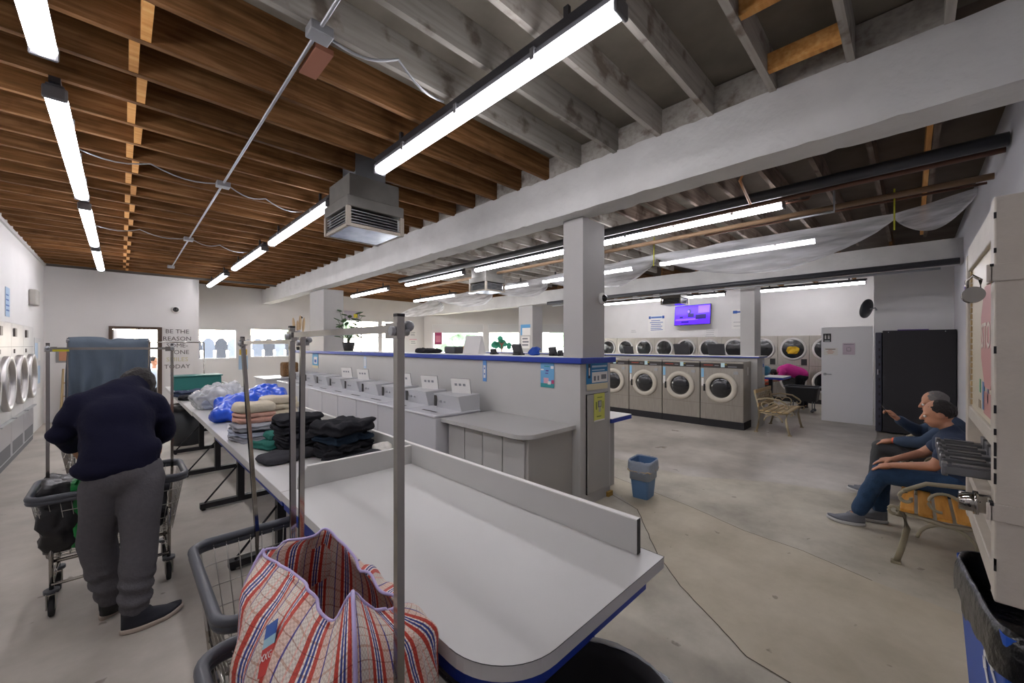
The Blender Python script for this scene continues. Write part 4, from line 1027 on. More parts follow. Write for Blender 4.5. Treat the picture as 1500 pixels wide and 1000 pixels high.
fold('pale bundle inside the clear plastic bag', .2, .18, .13, CLB, .82, 6.22, Z0, 0, 92, 'laundry in the clear bag', 1, .02)
fold('dark blue jeans heaped near the far end of the table', .46, .4, .1, CJ, .82, 7.9, Z0, .2, 93, g, 2, .025)
fold('black trousers heaped in front of the dark blue jeans', .3, .24, .07, CB, .76, 7.5, Z0, .2, 94, g, 1, .02)
fold('beige folded blanket near the far end of the table', .4, .3, .06, CCR, 1.2, 7.4, Z0, .2, 95, g, 1, .015)
t = thing('storage_bin', 'teal plastic storage bin on the far end of the table', 'storage bin', (1.0, 9.3, T+.003))
b = B(); TEAL = mat('teal_plastic', '#1f6a64', .5); b.m(TEAL).box(-.34, .34, -.22, .22, 0, .24, .02); b.build('bin', TEAL, t)
b = B(); b.m(TEAL).box(-.36, .36, -.24, .24, .24, .26, .006); b.build('rim', TEAL, t)
t = thing('garment_rack', 'chrome garment rack standing behind the far end of the table', 'garment rack', (.93, 11.2, 0))
b = B(); b.m(CHROME)
for x in (-.5, .4): b.tube([(x, 0, .08), (x, 0, 1.72)], .013, 8)
b.tube([(-.5, -.2, .08), (-.5, .2, .08)], .012, 8); b.tube([(.4, -.2, .08), (.4, .2, .08)], .012, 8); b.build('frame', CHROME, t)
b = B(); b.m(CHROME).tube([(-.5, 0, 1.72), (.4, 0, 1.72)], .012, 8); b.build('rail', CHROME, t)
# bags in man's cart
t = thing('shopping_bag', 'green shopping bag in the cart beside the man in navy', 'bag', (-.14, 3.8, .39))
b = B(); b.m(mat('green_bag', '#12803a', .4, bump=.3)).box(-.09, .09, -.16, .12, 0, .42, .03); b.build('bag', None, t)
b = B(); b.m(MATS['green_bag']).tube([(-.06, -.16, .4), (-.03, -.17, .47), (.02, -.17, .47), (.06, -.16, .4)], .006, 6); b.build('handle', None, t)
o = slab('black_bag', .16, .34, .42, mat('black_bag', '#1b1a1c', .35, bump=.4, bscale=20), (-.3+.03, 3.8, .39), 0, 0, 5, .02); tag(o, 'black plastic bag at the left end of the man\'s cart', 'bag')
o = slab('grey_clothes', .26, .34, .3, CDG, (.1, 3.83, .39), 0, 2, 6, .03); tag(o, 'dark clothes heaped in the right of the man\'s cart', 'clothes')

# ---------------------------------------------------------------- people
SKIN = mat('skin', '#b98468', .55, var=.05, vscale=12); HAIRB = mat('hair_dark', '#1f1a18', .7, bump=.6, bscale=90); HAIRG = mat('hair_grey', '#6e6a68', .7, bump=.6, bscale=90)
def hand(P, o, fwd, up, side, curl=.6, L=.095):
    """append palm+five fingers capsules to prims; o wrist, fwd towards fingers, up back of hand, side towards thumb"""
    o, f, u, s = V(o), V(fwd).normalized(), V(up).normalized(), V(side).normalized()
    P.append(('c', [o, o+f*.045, o+f*.08], [.022, .028, .026]))
    P.append(('c', [o+f*.04-s*.022, o+f*.08-s*.022], [.016, .015])); P.append(('c', [o+f*.04+s*.022, o+f*.08+s*.022], [.016, .015]))
    for k, ln in enumerate((.068, .078, .072, .056)):
        b0 = o+f*.085+s*(.03-.02*k); d1 = (f-u*curl*.5).normalized(); d2 = (f*(1-curl*.6)-u*curl).normalized(); d3 = (f*(1-curl)-u*curl*1.2).normalized()
        p1 = b0+d1*ln*.45; p2 = p1+d2*ln*.32; p3 = p2+d3*ln*.25
        P.append(('c', [b0-f*.01, p1, p2, p3], [.0095, .0088, .008, .0068]))
    b0 = o+f*.03+s*.028; p1 = b0+(f*.6+s*.7-u*.3).normalized()*.035; p2 = p1+(f*.9+s*.2-u*.3).normalized()*.03
    P.append(('c', [b0, p1, p2], [.012, .0105, .008]))
def head(P, c, fwd, r=.1):
    c = V(c); f = V(fwd).normalized(); s = f.cross(V((0, 0, 1))).normalized(); u = s.cross(f).normalized()
    R = Matrix((s, f, u)).transposed().to_4x4()
    P.append(('e', c+u*.015-f*.01, (r*.76, r*.95, r*.98), R)); P.append(('e', c+f*.02-u*.045, (r*.58, r*.72, r*.72), R))
    P.append(('e', c+f*.045-u*.085, (r*.36, r*.36, r*.28), R))
    P.append(('c', [c+f*.09+u*.01, c+f*.112-u*.025], [.008, .0135]))         # nose
    for q in (-1, 1):
        P.append(('e', c+s*q*.078-u*.01-f*.005, (.009, .02, .03), R))       # ears
        P.append(('e', c+f*.078+s*q*.034+u*.012, (.02, .012, .009), R))    # brow
    P.append(('c', [c+f*.088-s*.02-u*.058, c+f*.088+s*.02-u*.058], [.009, .009]))   # lips
    return R, s, f, u
def face(par, c, R, s, f, u):
    b = B()
    for q in (-1, 1): b.m(SOFTW).sph(c+f*.085+s*q*.032-u*.004, .011, 10, 8); b.m(BLACK).sph(c+f*.094+s*q*.032-u*.004, .0048, 8, 6)
    b.build('eyes', None, par, world=True)
    b = B(); b.m(mat('lips', '#8f5548', .5)).sph(c+f*.095-u*.058, (.022, .008, .007), 10, 6, R); b.build('mouth', None, par, world=True)
def shoe(par, heel, d, name, up, sole, L=.28, W=.1, lift=0):
    heel, d = V(heel), V(d).normalized(); M = basis(heel, d, d.cross(V((0, 0, 1))))  # x=d, y=side, z=up?
    s = V((0, 0, 1)).cross(d); M = Matrix.Identity(4)
    for i in range(3): M[i][0] = d[i]; M[i][1] = s[i]; M[i][2] = (0, 0, 1)[i]; M[i][3] = heel[i]
    out = []
    n = 24
    def ring(sc_, z, tf=1):
        r = []
        for i in range(n):
            a = 2*PI*i/n; x = .5+.5*math.cos(a); w = (.42+.12*math.sin(PI*min(1, x*1.1)))*(1 if x > .1 else .9)
            r.append((L*(x*sc_+(1-sc_)*.42), math.sin(a)*W*w*(sc_)*(1.0+.1*(x > .55)), z+.02*max(0, x-.75)*2))
        return r
    def loft(rings, m, nm):
        b = B(M); b.m(m); R_ = [[b.bm.verts.new(b.M @ V(p)) for p in r] for r in rings]
        for A_, Q in zip(R_, R_[1:]):
            for i in range(n): f = b.bm.faces.new((A_[i], A_[(i+1) % n], Q[(i+1) % n], Q[i])); f.smooth = True
        b.bm.faces.new(R_[0]); b.bm.faces.new(R_[-1]); return b.build(nm, m, par, world=True)
    so = loft([ring(.94, 0), ring(1.02, .008), ring(1.02, .026), ring(.97, .03)], sole, 'sole')
    rs = [ring(.97, .03), ring(.97, .045)]
    for z, k in ((.06, .9), (.078, .72), (.1, .5), (.118, .46)):
        q = []
        for i in range(n):
            a = 2*PI*i/n; x = .5+.5*math.cos(a)
            xx = (x*k)*L+.004 if True else 0
            q.append((xx, math.sin(a)*W*.46*(.75+.25*k), z-.015*x))
        rs.append(q)
    u_ = loft(rs, up, 'shoe')
    b = B(M); b.m(SOFTW)
    for i in range(4): b.tube([(L*(.45+.06*i), -.018, .083-.008*i), (L*(.47+.06*i), .018, .083-.008*i)], .0025, 5)
    b.build('laces', SOFTW, u_, world=True)
    return u_
# man bending over the cart
NAVY = mat('navy_sweater', '#17172a', .9, bump=.2, bscale=70, spec=.15); SWEAT = mat('grey_sweatpants', '#5d5b5f', .95, var=.06, vscale=40, bump=.25, bscale=80, spec=.1)
p1 = thing('person', 'person in a navy sweater and grey sweatpants bending over a laundry cart, back turned', 'person', (0, 3.25, 0))
P = [('c', [(.02, 3.28, .92), (-.02, 3.42, 1.2), (-.02, 3.49, 1.28)], [.13, .12, .1]), ('c', [(.0, 3.5, 1.33), (.06, 3.6, 1.36)], [.06, .055]),
     ('c', [(.09, 3.27, .88), (.075, 3.24, .5), (.055, 3.2, .08)], [.085, .06, .04]), ('c', [(-.06, 3.3, .88), (-.095, 3.4, .5), (-.045, 3.44, .08)], [.085, .06, .04]),
     ('c', [(.055, 3.19, .05), (.2, 3.215, .035)], [.034, .02]), ('c', [(-.05, 3.44, .05), (.01, 3.56, .035)], [.034, .02]),
     ('c', [(-.17, 3.47, 1.3), (-.25, 3.5, 1.12), (-.2, 3.68, 1.02)], [.05, .042, .03]), ('c', [(.15, 3.48, 1.28), (.215, 3.52, 1.1), (.175, 3.66, .98)], [.05, .042, .03])]
hand(P, (-.2, 3.69, 1.015), (.2, .8, -.6), (-.3, .4, .8), (1, -.1, .1)); hand(P, (.175, 3.67, .975), (-.1, .5, -.8), (.3, .6, .6), (-1, 0, .1))
R, s, f, u = head(P, (.085, 3.66, 1.385), (.15, .75, -.55))
blob('body', P, .0085, 2, SKIN, p1)
hp = [('e', (.083, 3.645, 1.40), (.09, .108, .104), R)]
for ax_, ay_ in ((.057, 3.197), (-.047, 3.44)): B().m(BLACK).cyl((ax_, ay_, .03), (ax_, ay_, .13), .046, n=20).build('sock', BLACK, p1, world=True)
blob('hair', hp, .008, 1, HAIRB, p1, .008, 30, cut=[(tuple(V((.085, 3.66, 1.385))+f*.035-u*.03), tuple(f*.8-u*.5))])
def folds(bm_):
    for v in bm_.verts:
        c = v.co; v.co += v.normal*(.007*math.sin(c.z*46+c.x*18+3*noise.noise(c*5)))*(1 if c.z < 1.2 and abs(c.x+.01) > .17 else .25)
blob('sweater', [('e', (.0, 3.3, 1.0), (.185, .15, .14)), ('c', [(-.01, 3.32, 1.02), (-.015, 3.42, 1.2), (-.015, 3.48, 1.28)], [.165, .172, .14]), ('e', (-.015, 3.47, 1.27), (.215, .13, .13)), ('c', [(.0, 3.5, 1.335), (.06, 3.595, 1.375)], [.1, .082]), ('e', (-.02, 3.29, .95), (.185, .15, .1)),
     ('c', [(-.165, 3.47, 1.29), (-.25, 3.5, 1.12), (-.215, 3.64, 1.035)], [.08, .066, .052]), ('c', [(.145, 3.48, 1.27), (.215, 3.52, 1.1), (.185, 3.64, 1.0)], [.08, .064, .052])], .011, 4, NAVY, p1, .014, 5, cut=[((0, 3.2, .915), (.12, .1, -1))], post=folds)
def pf(bm_):
    for v in bm_.verts:
        c = v.co; k = max(0, 1-abs(c.z-.2)/.2); v.co += v.normal*.008*math.sin(c.z*75+c.x*20+4*noise.noise(c*7))*k
        v.co += v.normal*.01*noise.noise(V((c.x*6, c.y*6, c.z*2.4)))
blob('trousers', [('e', (.015, 3.28, .9), (.175, .135, .13)), ('c', [(.095, 3.26, .84), (.085, 3.24, .5), (.06, 3.2, .17)], [.105, .09, .08]), ('c', [(-.075, 3.3, .84), (-.1, 3.39, .5), (-.05, 3.43, .17)], [.105, .088, .075]),
     ('c', [(.058, 3.2, .16), (.055, 3.195, .1)], [.06, .056]), ('c', [(-.05, 3.435, .16), (-.048, 3.44, .1)], [.06, .056])], .011, 3, SWEAT, p1, .01, 4, cut=[((0, 3.3, .985), (0, 0, 1)), ((0, 0, .085), (0, 0, -1))], post=pf)
SHN = mat('navy_shoe', '#191b24', .7); SOLE = mat('sole_beige', '#b0a396', .7)
shoe(p1, (-.005, 3.165, .0), (.97, .22, 0), 'x', SHN, SOLE, .29, .11); shoe(p1, (-.085, 3.41, 0), (.5, .87, 0), 'x', SHN, SOLE, .28, .105)
# seated people
def seated(label, x, hz, shirt, pants, hairm, cfg):
    p = thing('person', label, 'person', (x, -.28, 0)); q = cfg
    P = [('c', [(x, -.3, hz+.06), (x, -.3, hz+.25), (x, -.24, hz+.42)], [.12, .11, .09]), ('c', [(x, -.23, hz+.46), (x, -.2, hz+.54)], [.055, .05])]
    for sgn, kn, an in ((-1, q['k1'], q['a1']), (1, q['k2'], q['a2'])):
        P.append(('c', [(x+sgn*.09, -.26, hz+.05), kn, an], [.08, .055, .038])); a = V(an); P.append(('c', [a, a+V((0, .11, -.075))], [.03, .018]))
    for sgn, el, wr in ((-1, q['e1'], q['w1']), (1, q['e2'], q['w2'])):
        P.append(('c', [(x+sgn*.17, -.23, hz+.42), el, wr], [.048, .04, .026]))
    hand(P, q['w1'], q.get('h1', (0, .9, -.3)), (0, .3, .9), (1, 0, 0), .35); hand(P, q['w2'], q.get('h2', (0, .9, -.3)), (0, .3, .9), (-1, 0, 0), q.get('c2', .35))
    hc = V((x, -.15, hz+.64)); R, s, f, u = head(P, hc, q.get('look', (-.1, .95, -.25))); blob('body', P, .0085, 2, SKIN, p)
    face(p, hc, R, s, f, u)
    blob('hair', [('e', hc+u*.022-f*.022, (.083, .098, .092), R)], .008, 1, hairm, p, .006, 30, cut=[(tuple(hc+f*.03+u*.04), tuple(f*.8-u*.6)), (tuple(hc-u*.04), tuple(-u))])
    blob('shirt', [('c', [(x, -.3, hz+.08), (x, -.3, hz+.24), (x, -.25, hz+.38)], [.15, .155, .14]), ('e', (x, -.24, hz+.39), (.21, .125, .12)), ('c', [(x, -.24, hz+.44), (x, -.225, hz+.5)], [.085, .066])]+
         [('c', [(x+sg*.165, -.235, hz+.4), V((x+sg*.17, -.23, hz+.42)).lerp(V(el), q['sl'])]+([V(wr).lerp(V(el), .15)] if q['sl'] >= 1 else []), [.075, .064]+([.045] if q['sl'] >= 1 else [])) for sg, el, wr in ((-1, q['e1'], q['w1']), (1, q['e2'], q['w2']))], .012, 3, shirt, p, .012, 6, cut=[((x, -.3, hz+.03), (0, 0, -1))])
    blob('trousers', [('e', (x, -.28, hz+.07), (.17, .16, .09))]+[('c', [(x+sg*.09, -.24, hz+.06), kn, V(kn).lerp(V(an), .92)], [.1, .078, .06]) for sg, kn, an in ((-1, q['k1'], q['a1']), (1, q['k2'], q['a2']))], .012, 2, pants, p, .01, 7)
    for an in (q['a1'], q['a2']): shoe(p, (an[0]-.0, an[1]-.06, max(0, an[2]-.11)), (-.12, 1, 0), 'x', mat('grey_shoe', '#6d7078', .7), mat('white_sole', '#c9c9c9', .6), .28, .1)
    return p
JE = mat('blue_jeans', '#25405f', .9, var=.15, vscale=20, bump=.2, bscale=90); DN = mat('navy_tee', '#2b3850', .9, bump=.15); DN2 = mat('slate_shirt', '#33435a', .9, bump=.15); GP = mat('grey_trousers', '#3f4043', .9, bump=.15)
seated('seated person in navy t-shirt and blue jeans, nearer of two, hands on knee', 4.95, .43, DN, JE, HAIRB, dict(k1=(4.86, .2, .5), a1=(4.83, .36, .11), k2=(5.06, .2, .51), a2=(5.05, .22, .11), e1=(4.74, -.12, .66), w1=(4.82, .12, .6), e2=(5.14, -.06, .68), w2=(4.98, .12, .62), sl=.55))
pb_ = seated('seated person in dark blue top and grey trousers, farther one, holding a phone', 5.9, .43, DN2, GP, HAIRG, dict(k1=(5.78, .24, .56), a1=(5.85, .3, .14), k2=(6.0, .22, .52), a2=(6.02, .26, .11), e1=(5.68, -.08, .68), w1=(5.74, .14, .66), e2=(6.1, -.05, .72), w2=(5.86, .12, .88), h2=(-.1, .6, .6), sl=1.0, c2=.7))
b = B(basis((5.845, .205, .95), (1, 0, 0), (0, .5, .8))); b.m(BLACK).box(-.035, .035, -.07, .07, -.004, .004, .003); o = b.build('phone', BLACK, None, loc=(5.845, .205, .95)); tag(o, 'dark phone held by the farther seated person', 'phone')
b = B(); b.m(mat('orange_band', '#d8501e', .5)).cyl((5.735, .11, .66), (5.745, .15, .66), .031, n=16); o = b.build('wrist_band', None, pb_, world=True)
# person in magenta
MAG = mat('magenta_top', '#b3207c', .85, bump=.2)
p3 = thing('person', 'person in magenta top and black trousers bending behind the far folding table', 'person', (12.8, 2.1, 0))
P = [('c', [(12.8, 2.08, .86), (12.8, 2.35, .98), (12.8, 2.5, .95)], [.13, .13, .11]), ('c', [(12.7, 2.08, .82), (12.7, 2.16, .45), (12.7, 2.06, .07)], [.08, .055, .04]), ('c', [(12.9, 2.08, .82), (12.9, 2.12, .45), (12.92, 2.0, .07)], [.08, .055, .04]),
     ('c', [(12.62, 2.45, .93), (12.58, 2.55, .72), (12.6, 2.75, .68)], [.045, .038, .028]), ('c', [(12.98, 2.45, .93), (13.0, 2.55, .72), (12.96, 2.75, .68)], [.045, .038, .028]), ('c', [(12.8, 2.55, .95), (12.8, 2.62, .92)], [.055, .05])]
hand(P, (12.6, 2.76, .68), (0, .9, -.4), (0, .4, .9), (1, 0, 0)); hand(P, (12.96, 2.76, .68), (0, .9, -.4), (0, .4, .9), (-1, 0, 0))
R, s, f, u = head(P, (12.8, 2.7, .88), (0, .7, -.7)); blob('body', P, .01, 2, SKIN, p3)
blob('hair', [('e', V((12.8, 2.7, .88))+u*.02-f*.02, (.09, .105, .1), R)], .01, 1, HAIRB, p3, cut=[(tuple(V((12.8, 2.7, .88))+f*.04), tuple(f))])
blob('top', [('c', [(12.8, 2.08, .9), (12.8, 2.35, 1.0), (12.8, 2.48, .97)], [.16, .165, .14]), ('e', (12.8, 2.46, .96), (.21, .12, .11)), ('c', [(12.63, 2.45, .93), (12.59, 2.54, .76)], [.075, .06]), ('c', [(12.97, 2.45, .93), (13.0, 2.54, .76)], [.075, .06])], .014, 3, MAG, p3, .012, 6, cut=[((12.8, 2.0, .83), (0, -.3, -1))])
blob('trousers', [('e', (12.8, 2.07, .82), (.17, .15, .13)), ('c', [(12.7, 2.08, .8), (12.7, 2.16, .45), (12.7, 2.06, .12)], [.1, .08, .065]), ('c', [(12.9, 2.08, .8), (12.9, 2.12, .45), (12.92, 2.0, .12)], [.1, .08, .065])], .014, 2, CB, p3)
shoe(p3, (12.7, 2.0, 0), (0, 1, 0), 'x', BLACK, BLACK, .26, .09); shoe(p3, (12.92, 1.94, 0), (0, 1, 0), 'x', BLACK, BLACK, .26, .09)
# person in doorway
p4 = thing('person', 'distant person in pale blue shirt seen through the brown doorway', 'person', (.62, 14.0, 0))
x, y = .62, 14.0
P = [('c', [(x, y, .5), (x, y, .95)], [.12, .12]), ('c', [(x, y, 1.0), (x, y, 1.12)], [.055, .05]), ('c', [(x-.09, y, .48), (x-.1, y-.4, .5), (x-.1, y-.42, .07)], [.08, .06, .04]), ('c', [(x+.09, y, .48), (x+.1, y-.4, .5), (x+.1, y-.42, .07)], [.08, .06, .04]),
     ('c', [(x-.17, y, .95), (x-.22, y-.1, .7), (x-.12, y-.3, .68)], [.05, .04, .03]), ('c', [(x+.17, y, .95), (x+.22, y-.1, .7), (x+.12, y-.3, .68)], [.05, .04, .03])]
hand(P, (x-.12, y-.31, .68), (0, -1, -.2), (0, 0, 1), (1, 0, 0)); hand(P, (x+.12, y-.31, .68), (0, -1, -.2), (0, 0, 1), (-1, 0, 0))
R, s, f, u = head(P, (x, y-.02, 1.24), (.8, -.5, -.1)); blob('body', P, .01, 2, SKIN, p4)
blob('hair', [('e', V((x, y-.02, 1.25))+u*.02-f*.03, (.09, .1, .1), R)], .01, 1, HAIRB, p4, cut=[(tuple(V((x, y-.02, 1.24))+f*.04), tuple(f))])
blob('shirt', [('c', [(x, y, .5), (x, y, .92)], [.15, .15]), ('e', (x, y, .93), (.22, .12, .1)), ('c', [(x-.17, y, .93), (x-.21, y-.08, .74)], [.075, .06]), ('c', [(x+.17, y, .93), (x+.21, y-.08, .74)], [.075, .06])], .014, 3, mat('pale_blue_shirt', '#b9c9da', .8), p4, .01, 6)
blob('trousers', [('e', (x, y, .48), (.17, .15, .1)), ('c', [(x-.09, y, .48), (x-.1, y-.4, .5), (x-.1, y-.42, .12)], [.1, .08, .06]), ('c', [(x+.09, y, .48), (x+.1, y-.4, .5), (x+.1, y-.42, .12)], [.1, .08, .06])], .014, 2, CDG, p4)
t = thing('stool', 'plain stool under the distant person in pale blue', 'stool', (.62, 14.02, 0))
b = B(); b.m(DG).box(-.18, .18, -.16, .16, .34, .37); b.build('seat', DG, t)
for sx in (-.15, .15):
    for sy in (-.13, .13): b = B(); b.m(DG).cyl((sx, sy, 0), (sx, sy, .34), .015); b.build('leg', DG, t)

# ---------------------------------------------------------------- benches
def bench(label, x, y, rz, L, iron, slat, grp=None):
    t = thing('bench', label, 'bench', (x, y, 0), rz)
    def sp(c, r0, a0, a1, k=0, n=14): return [(c[0]+(r0+k*(i/n))*math.cos(a0+(a1-a0)*i/n), c[1]+(r0+k*(i/n))*math.sin(a0+(a1-a0)*i/n)) for i in range(n+1)]
    for s in (-1, 1):
        X = s*(L/2-.03); b = B(); b.m(iron)
        def tb_(p, r=.014): b.tube([(X, q[0], q[1]) for q in p], r, 7)
        tb_([(.26, 0.005), (.23, .12), (.2, .28), (.22, .4)], .02); tb_([(-.28, .005), (-.24, .16), (-.22, .36), (-.25, .55), (-.31, .8)], .018)
        tb_([(.22, .4), (0, .36), (-.22, .39)], .017)
        tb_(sp((.0, .21), .15, PI*.05, PI*.95), .012)
        tb_([(-.27, .62), (-.1, .66), (.1, .64), (.22, .56)], .016)
        tb_(sp((.2, .51), .05, PI/2, -PI*1.1, -.03), .013); tb_(sp((.02, .5), .1, PI*.9, -PI*.5, -.05), .011); tb_(sp((-.14, .52), .07, 0, PI*1.5, -.03), .01)
        tb_(sp((.27, .4), .03, PI, -PI*.6), .012)
        for yy in (.26, -.28): b.box(X-.025, X+.025, yy-.03, yy+.03, 0, .02, .004)
        b.build('side_frame', iron, t)
    for i in range(5):
        yy = .2-i*.095; b = B(); b.m(slat).box(-L/2, L/2, yy-.038, yy+.038, .395+.012*abs(i-2)/2, .42+.012*abs(i-2)/2, .006); b.build('seat_slat', slat, t)
    for i in range(2):
        z = .52+i*.25; yy = -.245-(z-.5)*.2; b = B(); b.m(slat).box(-L/2, L/2, yy-.0, yy+.022, z-.035, z+.035, .006); b.build('back_slat', slat, t)
    b = B(); b.m(iron); zc = .645; yy = -.265
    for k in range(-3, 4):
        for s in (-1, 1): b.tube([(k*.11+math.cos(a)*.05, yy, zc+s*.045+math.sin(a)*.04) for a in [2*PI*i/14 for i in range(14)]], .006, 6, closed=True)
        b.tube([(k*.11-.055, yy, .56), (k*.11+.055, yy, .73)], .006, 6)
    for k in (-.4*L, -.22*L, .22*L, .4*L): b.tube([(k, yy, .55), (k, yy, .74)], .008, 6)
    b.build('back_ornament', iron, t)
    return t
IRB = mat('beige_iron', '#9a8c70', .55, metal=.1, bump=.2); BGS = mat('beige_slat', '#ad9468', .6)
bench('weathered beige garden bench by the end of the stainless washers, empty', 9.2, 1.83, PI, 1.16, IRB, BGS)
IRC = mat('cream_iron', '#8f8670', .5, bump=.2)
bench('bench with honey wooden slats and scrolled arm, under the nearer seated person', 4.78, -.17, 0, 1.24, IRC, SLATW)
bench('second slatted bench under the farther seated person', 6.1, -.17, 0, 1.24, IRC, SLATW)

# ---------------------------------------------------------------- soap vending machine
VP = mat('vendor_cream', '#bdb5a9', .45, var=.06, vscale=8, bump=.1); VS = mat('vendor_side', '#a39b91', .5, var=.08, vscale=6)
VX0, VX1, VZ0, VZ1 = 1.8, 2.66, .95, 2.07
vm = thing('soap_vending_machine', 'old cream metal soap vending machine on the right wall with stop sign sticker', 'vending machine', (2.23, -.35, VZ0))
b = B(); b.m(VS).box(VX0, VX1, YR+.001, -.225, VZ0, VZ1, .006); b.m(LINE)
rnd = random.Random(4)
for k in range(16):
    z = rnd.uniform(VZ0, VZ1); b.m(BLACKM).box(VX0-.001, VX0+.001, -.29+.0*k, -.283+rnd.uniform(.002, .012), z, z+rnd.uniform(.01, .04))
b.build('cabinet', None, vm, world=True)
b = B(); b.m(VP)
fx0, fx1 = VX0-.005, VX1+.01
b.box(fx0, fx0+.07, -.222, -.165, VZ0-.04, VZ1+.01, .004).box(fx1-.06, fx1, -.222, -.165, VZ0-.04, VZ1-.03, .004).box(fx0+.07, fx1-.06, -.222, -.168, VZ1-.1, VZ1+.0, .004).box(fx0+.07, fx1-.06, -.222, -.168, VZ0-.04, VZ0+.03, .004).box(fx0+.07, fx1-.06, -.222, -.17, 1.34, 1.39, .003).box(fx0+.07, fx1-.06, -.222, -.17, VZ0+.12, VZ0+.16)
b.m(BLACKM)
for k in range(10):
    z = rnd.uniform(VZ0, VZ1-.05); b.box(fx0-.001, fx0+.004, -.17+.0005, -.1645, z, z+rnd.uniform(.01, .05))
b.build('door_frame', None, vm, world=True)
b = B(); b.m(mat('display_cream', '#c9bfa6', .35)).box(fx0+.07, fx1-.06, -.215, -.179, 1.39, VZ1-.1); b.m(mat('lower_cream', '#b9b0a2', .5)).box(fx0+.07, fx1-.06, -.222, -.21, VZ0+.03, 1.34); b.build('display_panel', None, vm, world=True)
# octagon sticker
b = B(basis((2.09, -.1785, 1.68), (-1, 0, 0), (0, 0, 1))); rad = .19
b.m(mat('faded_red', '#b8837c', .5)).prism([(rad*math.cos(PI/8+PI/4*i), rad*math.sin(PI/8+PI/4*i)) for i in range(8)], 0, .001)
b.m(MATS['faded_red']).box(-.1, .1, -.27, -.19, 0, .001).m(MATS['faded_red'])
text(b, 'STOP', .13, Matrix.Translation((0, 0, .002)), mat('sticker_cream', '#d8cfc2', .5), .0004)
b.build('stop_sticker', None, vm, world=True)
for (x, z, w, h, c) in ((.0, -.13, .06, .1, '#3c6fa8'), (.22, -.16, .05, .09, '#3f78b4'), (-.1, -.1, .04, .05, '#4a9a6a'), (.12, -.12, .03, .05, '#8a7a9a'), (.32, -.13, .03, .08, '#4f86b8'), (-.12, -.17, .06, .03, '#8c7a5a')): B(basis((2.2, -.1785, 1.6), (-1, 0, 0), (0, 0, 1))).m(mat('stk'+c[1:], c, .4)).box(x-w/2, x+w/2, z-h/2, z+h/2, 0, .001).build('product_sticker', None, vm, world=True)
b = B(); b.m(mat('old_tape', '#a8926c', .7))
for k in range(22): b.box(fx1-.085, fx1-.062, -.18, -.174, 1.4+k*.026, 1.42+k*.026)
b.build('perforated_strip', None, vm, world=True)
SLM = mat('slide_steel', '#77787b', .3, metal=.8)
for k in range(5):
    x = VX0+.1+k*.12; b = B(); b.m(SLM).box(x, x+.05, -.21, -.07, 1.235, 1.262, .004).box(x-.012, x+.062, -.21, -.19, 1.2, 1.29, .003).box(x+.002, x+.048, -.08, -.066, 1.228, 1.268, .003)
    b.box(x+.01, x+.04, -.17, -.09, 1.262, 1.267)
    b.build('coin_slide', SLM, vm, world=True)
for (z, nm) in ((1.86, 'locking_bar'), (1.17, 'locking_bar')):
    b = B(); b.m(VP).box(VX0-.012, VX0-.006, -.36, -.15, z-.025, z+.025, .002).box(VX0-.012, VX0+.08, -.163, -.157, z-.025, z+.025, .002); b.m(BLACKM).box(VX0-.0125, VX0+.02, -.164, -.1565, z+.018, z+.026); b.build(nm, None, vm, world=True)
pl = thing('padlock', 'round chrome padlock hanging from the upper bar of the soap machine', 'padlock', (1.86, -.14, 1.84))
b = B(); b.m(CHROME).cyl((1.84, -.13, 1.805), (1.885, -.13, 1.805), .024, n=24); b.build('lock_body', CHROME, pl, world=True)
b = B(); b.m(CHROME).tube([(1.86, -.145, 1.81), (1.86, -.145, 1.85), (1.865, -.13, 1.865), (1.87, -.118, 1.85), (1.87, -.118, 1.81)], .005, 8); b.build('shackle', CHROME, pl, world=True)
b = B(); b.m(CHROME).cyl((1.86, -.165, 1.17), (1.86, -.1, 1.17), .028, n=24).cyl((1.86, -.14, 1.17), (1.86, -.13, 1.17), .035, n=24); o = b.build('round_lock', CHROME, None, loc=(1.86, -.13, 1.17)); tag(o, 'round chrome lock on the lower bar of the soap machine', 'lock')

# ---------------------------------------------------------------- right side: door leaf, black machine, fan, tv, signs
dl = thing('door_leaf', 'open grey restroom door with signs', 'door', (10.96, 1.0, 0))
b = B(); b.m(mat('door_grey', '#e8e8ea', .55)).box(10.94, 10.98, .575, 1.41, .015, 2.05, .003); b.build('panel', None, dl, world=True)
b = B(); b.m(GALV).cyl((10.94, 1.345, 1.03), (10.9, 1.345, 1.03), .028, n=16).tube([(10.905, 1.345, 1.03), (10.9, 1.3, 1.03), (10.9, 1.23, 1.03)], .009, 8); b.build('handle', GALV, dl, world=True)
def xpost(name, lab, x, y, z, w, h, base, rects=(), texts=(), t=.004): return poster(name, lab, 'sign' if 'sign' in name else 'poster', (x, y, z), (0, -1, 0), (0, 0, 1), w, h, base, rects, texts, t)
GP_ = mat('print_grey', '#77797e', .6); BP_ = mat('print_blue', '#2c5aa8', .5)
xpost('restroom_sign', 'small black restroom sign with white figures on the grey door', 10.935, 1.31, 1.82, .135, .18, BLACK, [(-.04, -.02, -.03, .04, SOFTW), (.02, .04, -.03, .04, SOFTW), (-.037, -.023, .048, .062, SOFTW), (.023, .037, .048, .062, SOFTW), (-.0015, .0015, -.04, .06, SOFTW), (-.045, .045, -.075, -.062, SOFTW)])
xpost('paper_notice', 'white paper notice with small print under the restroom sign', 10.935, 1.25, 1.52, .24, .16, SOFTW, [(-.09, .08, .045, .06, mat('print_brown', '#7a6a5c', .6)), (-.04, .03, .02, .03, mat('print_orange', '#c98a6a', .6)), (-.07, .06, -.01, 0, MATS['print_orange']), (-.05, .04, -.04, -.03, MATS['print_orange'])])
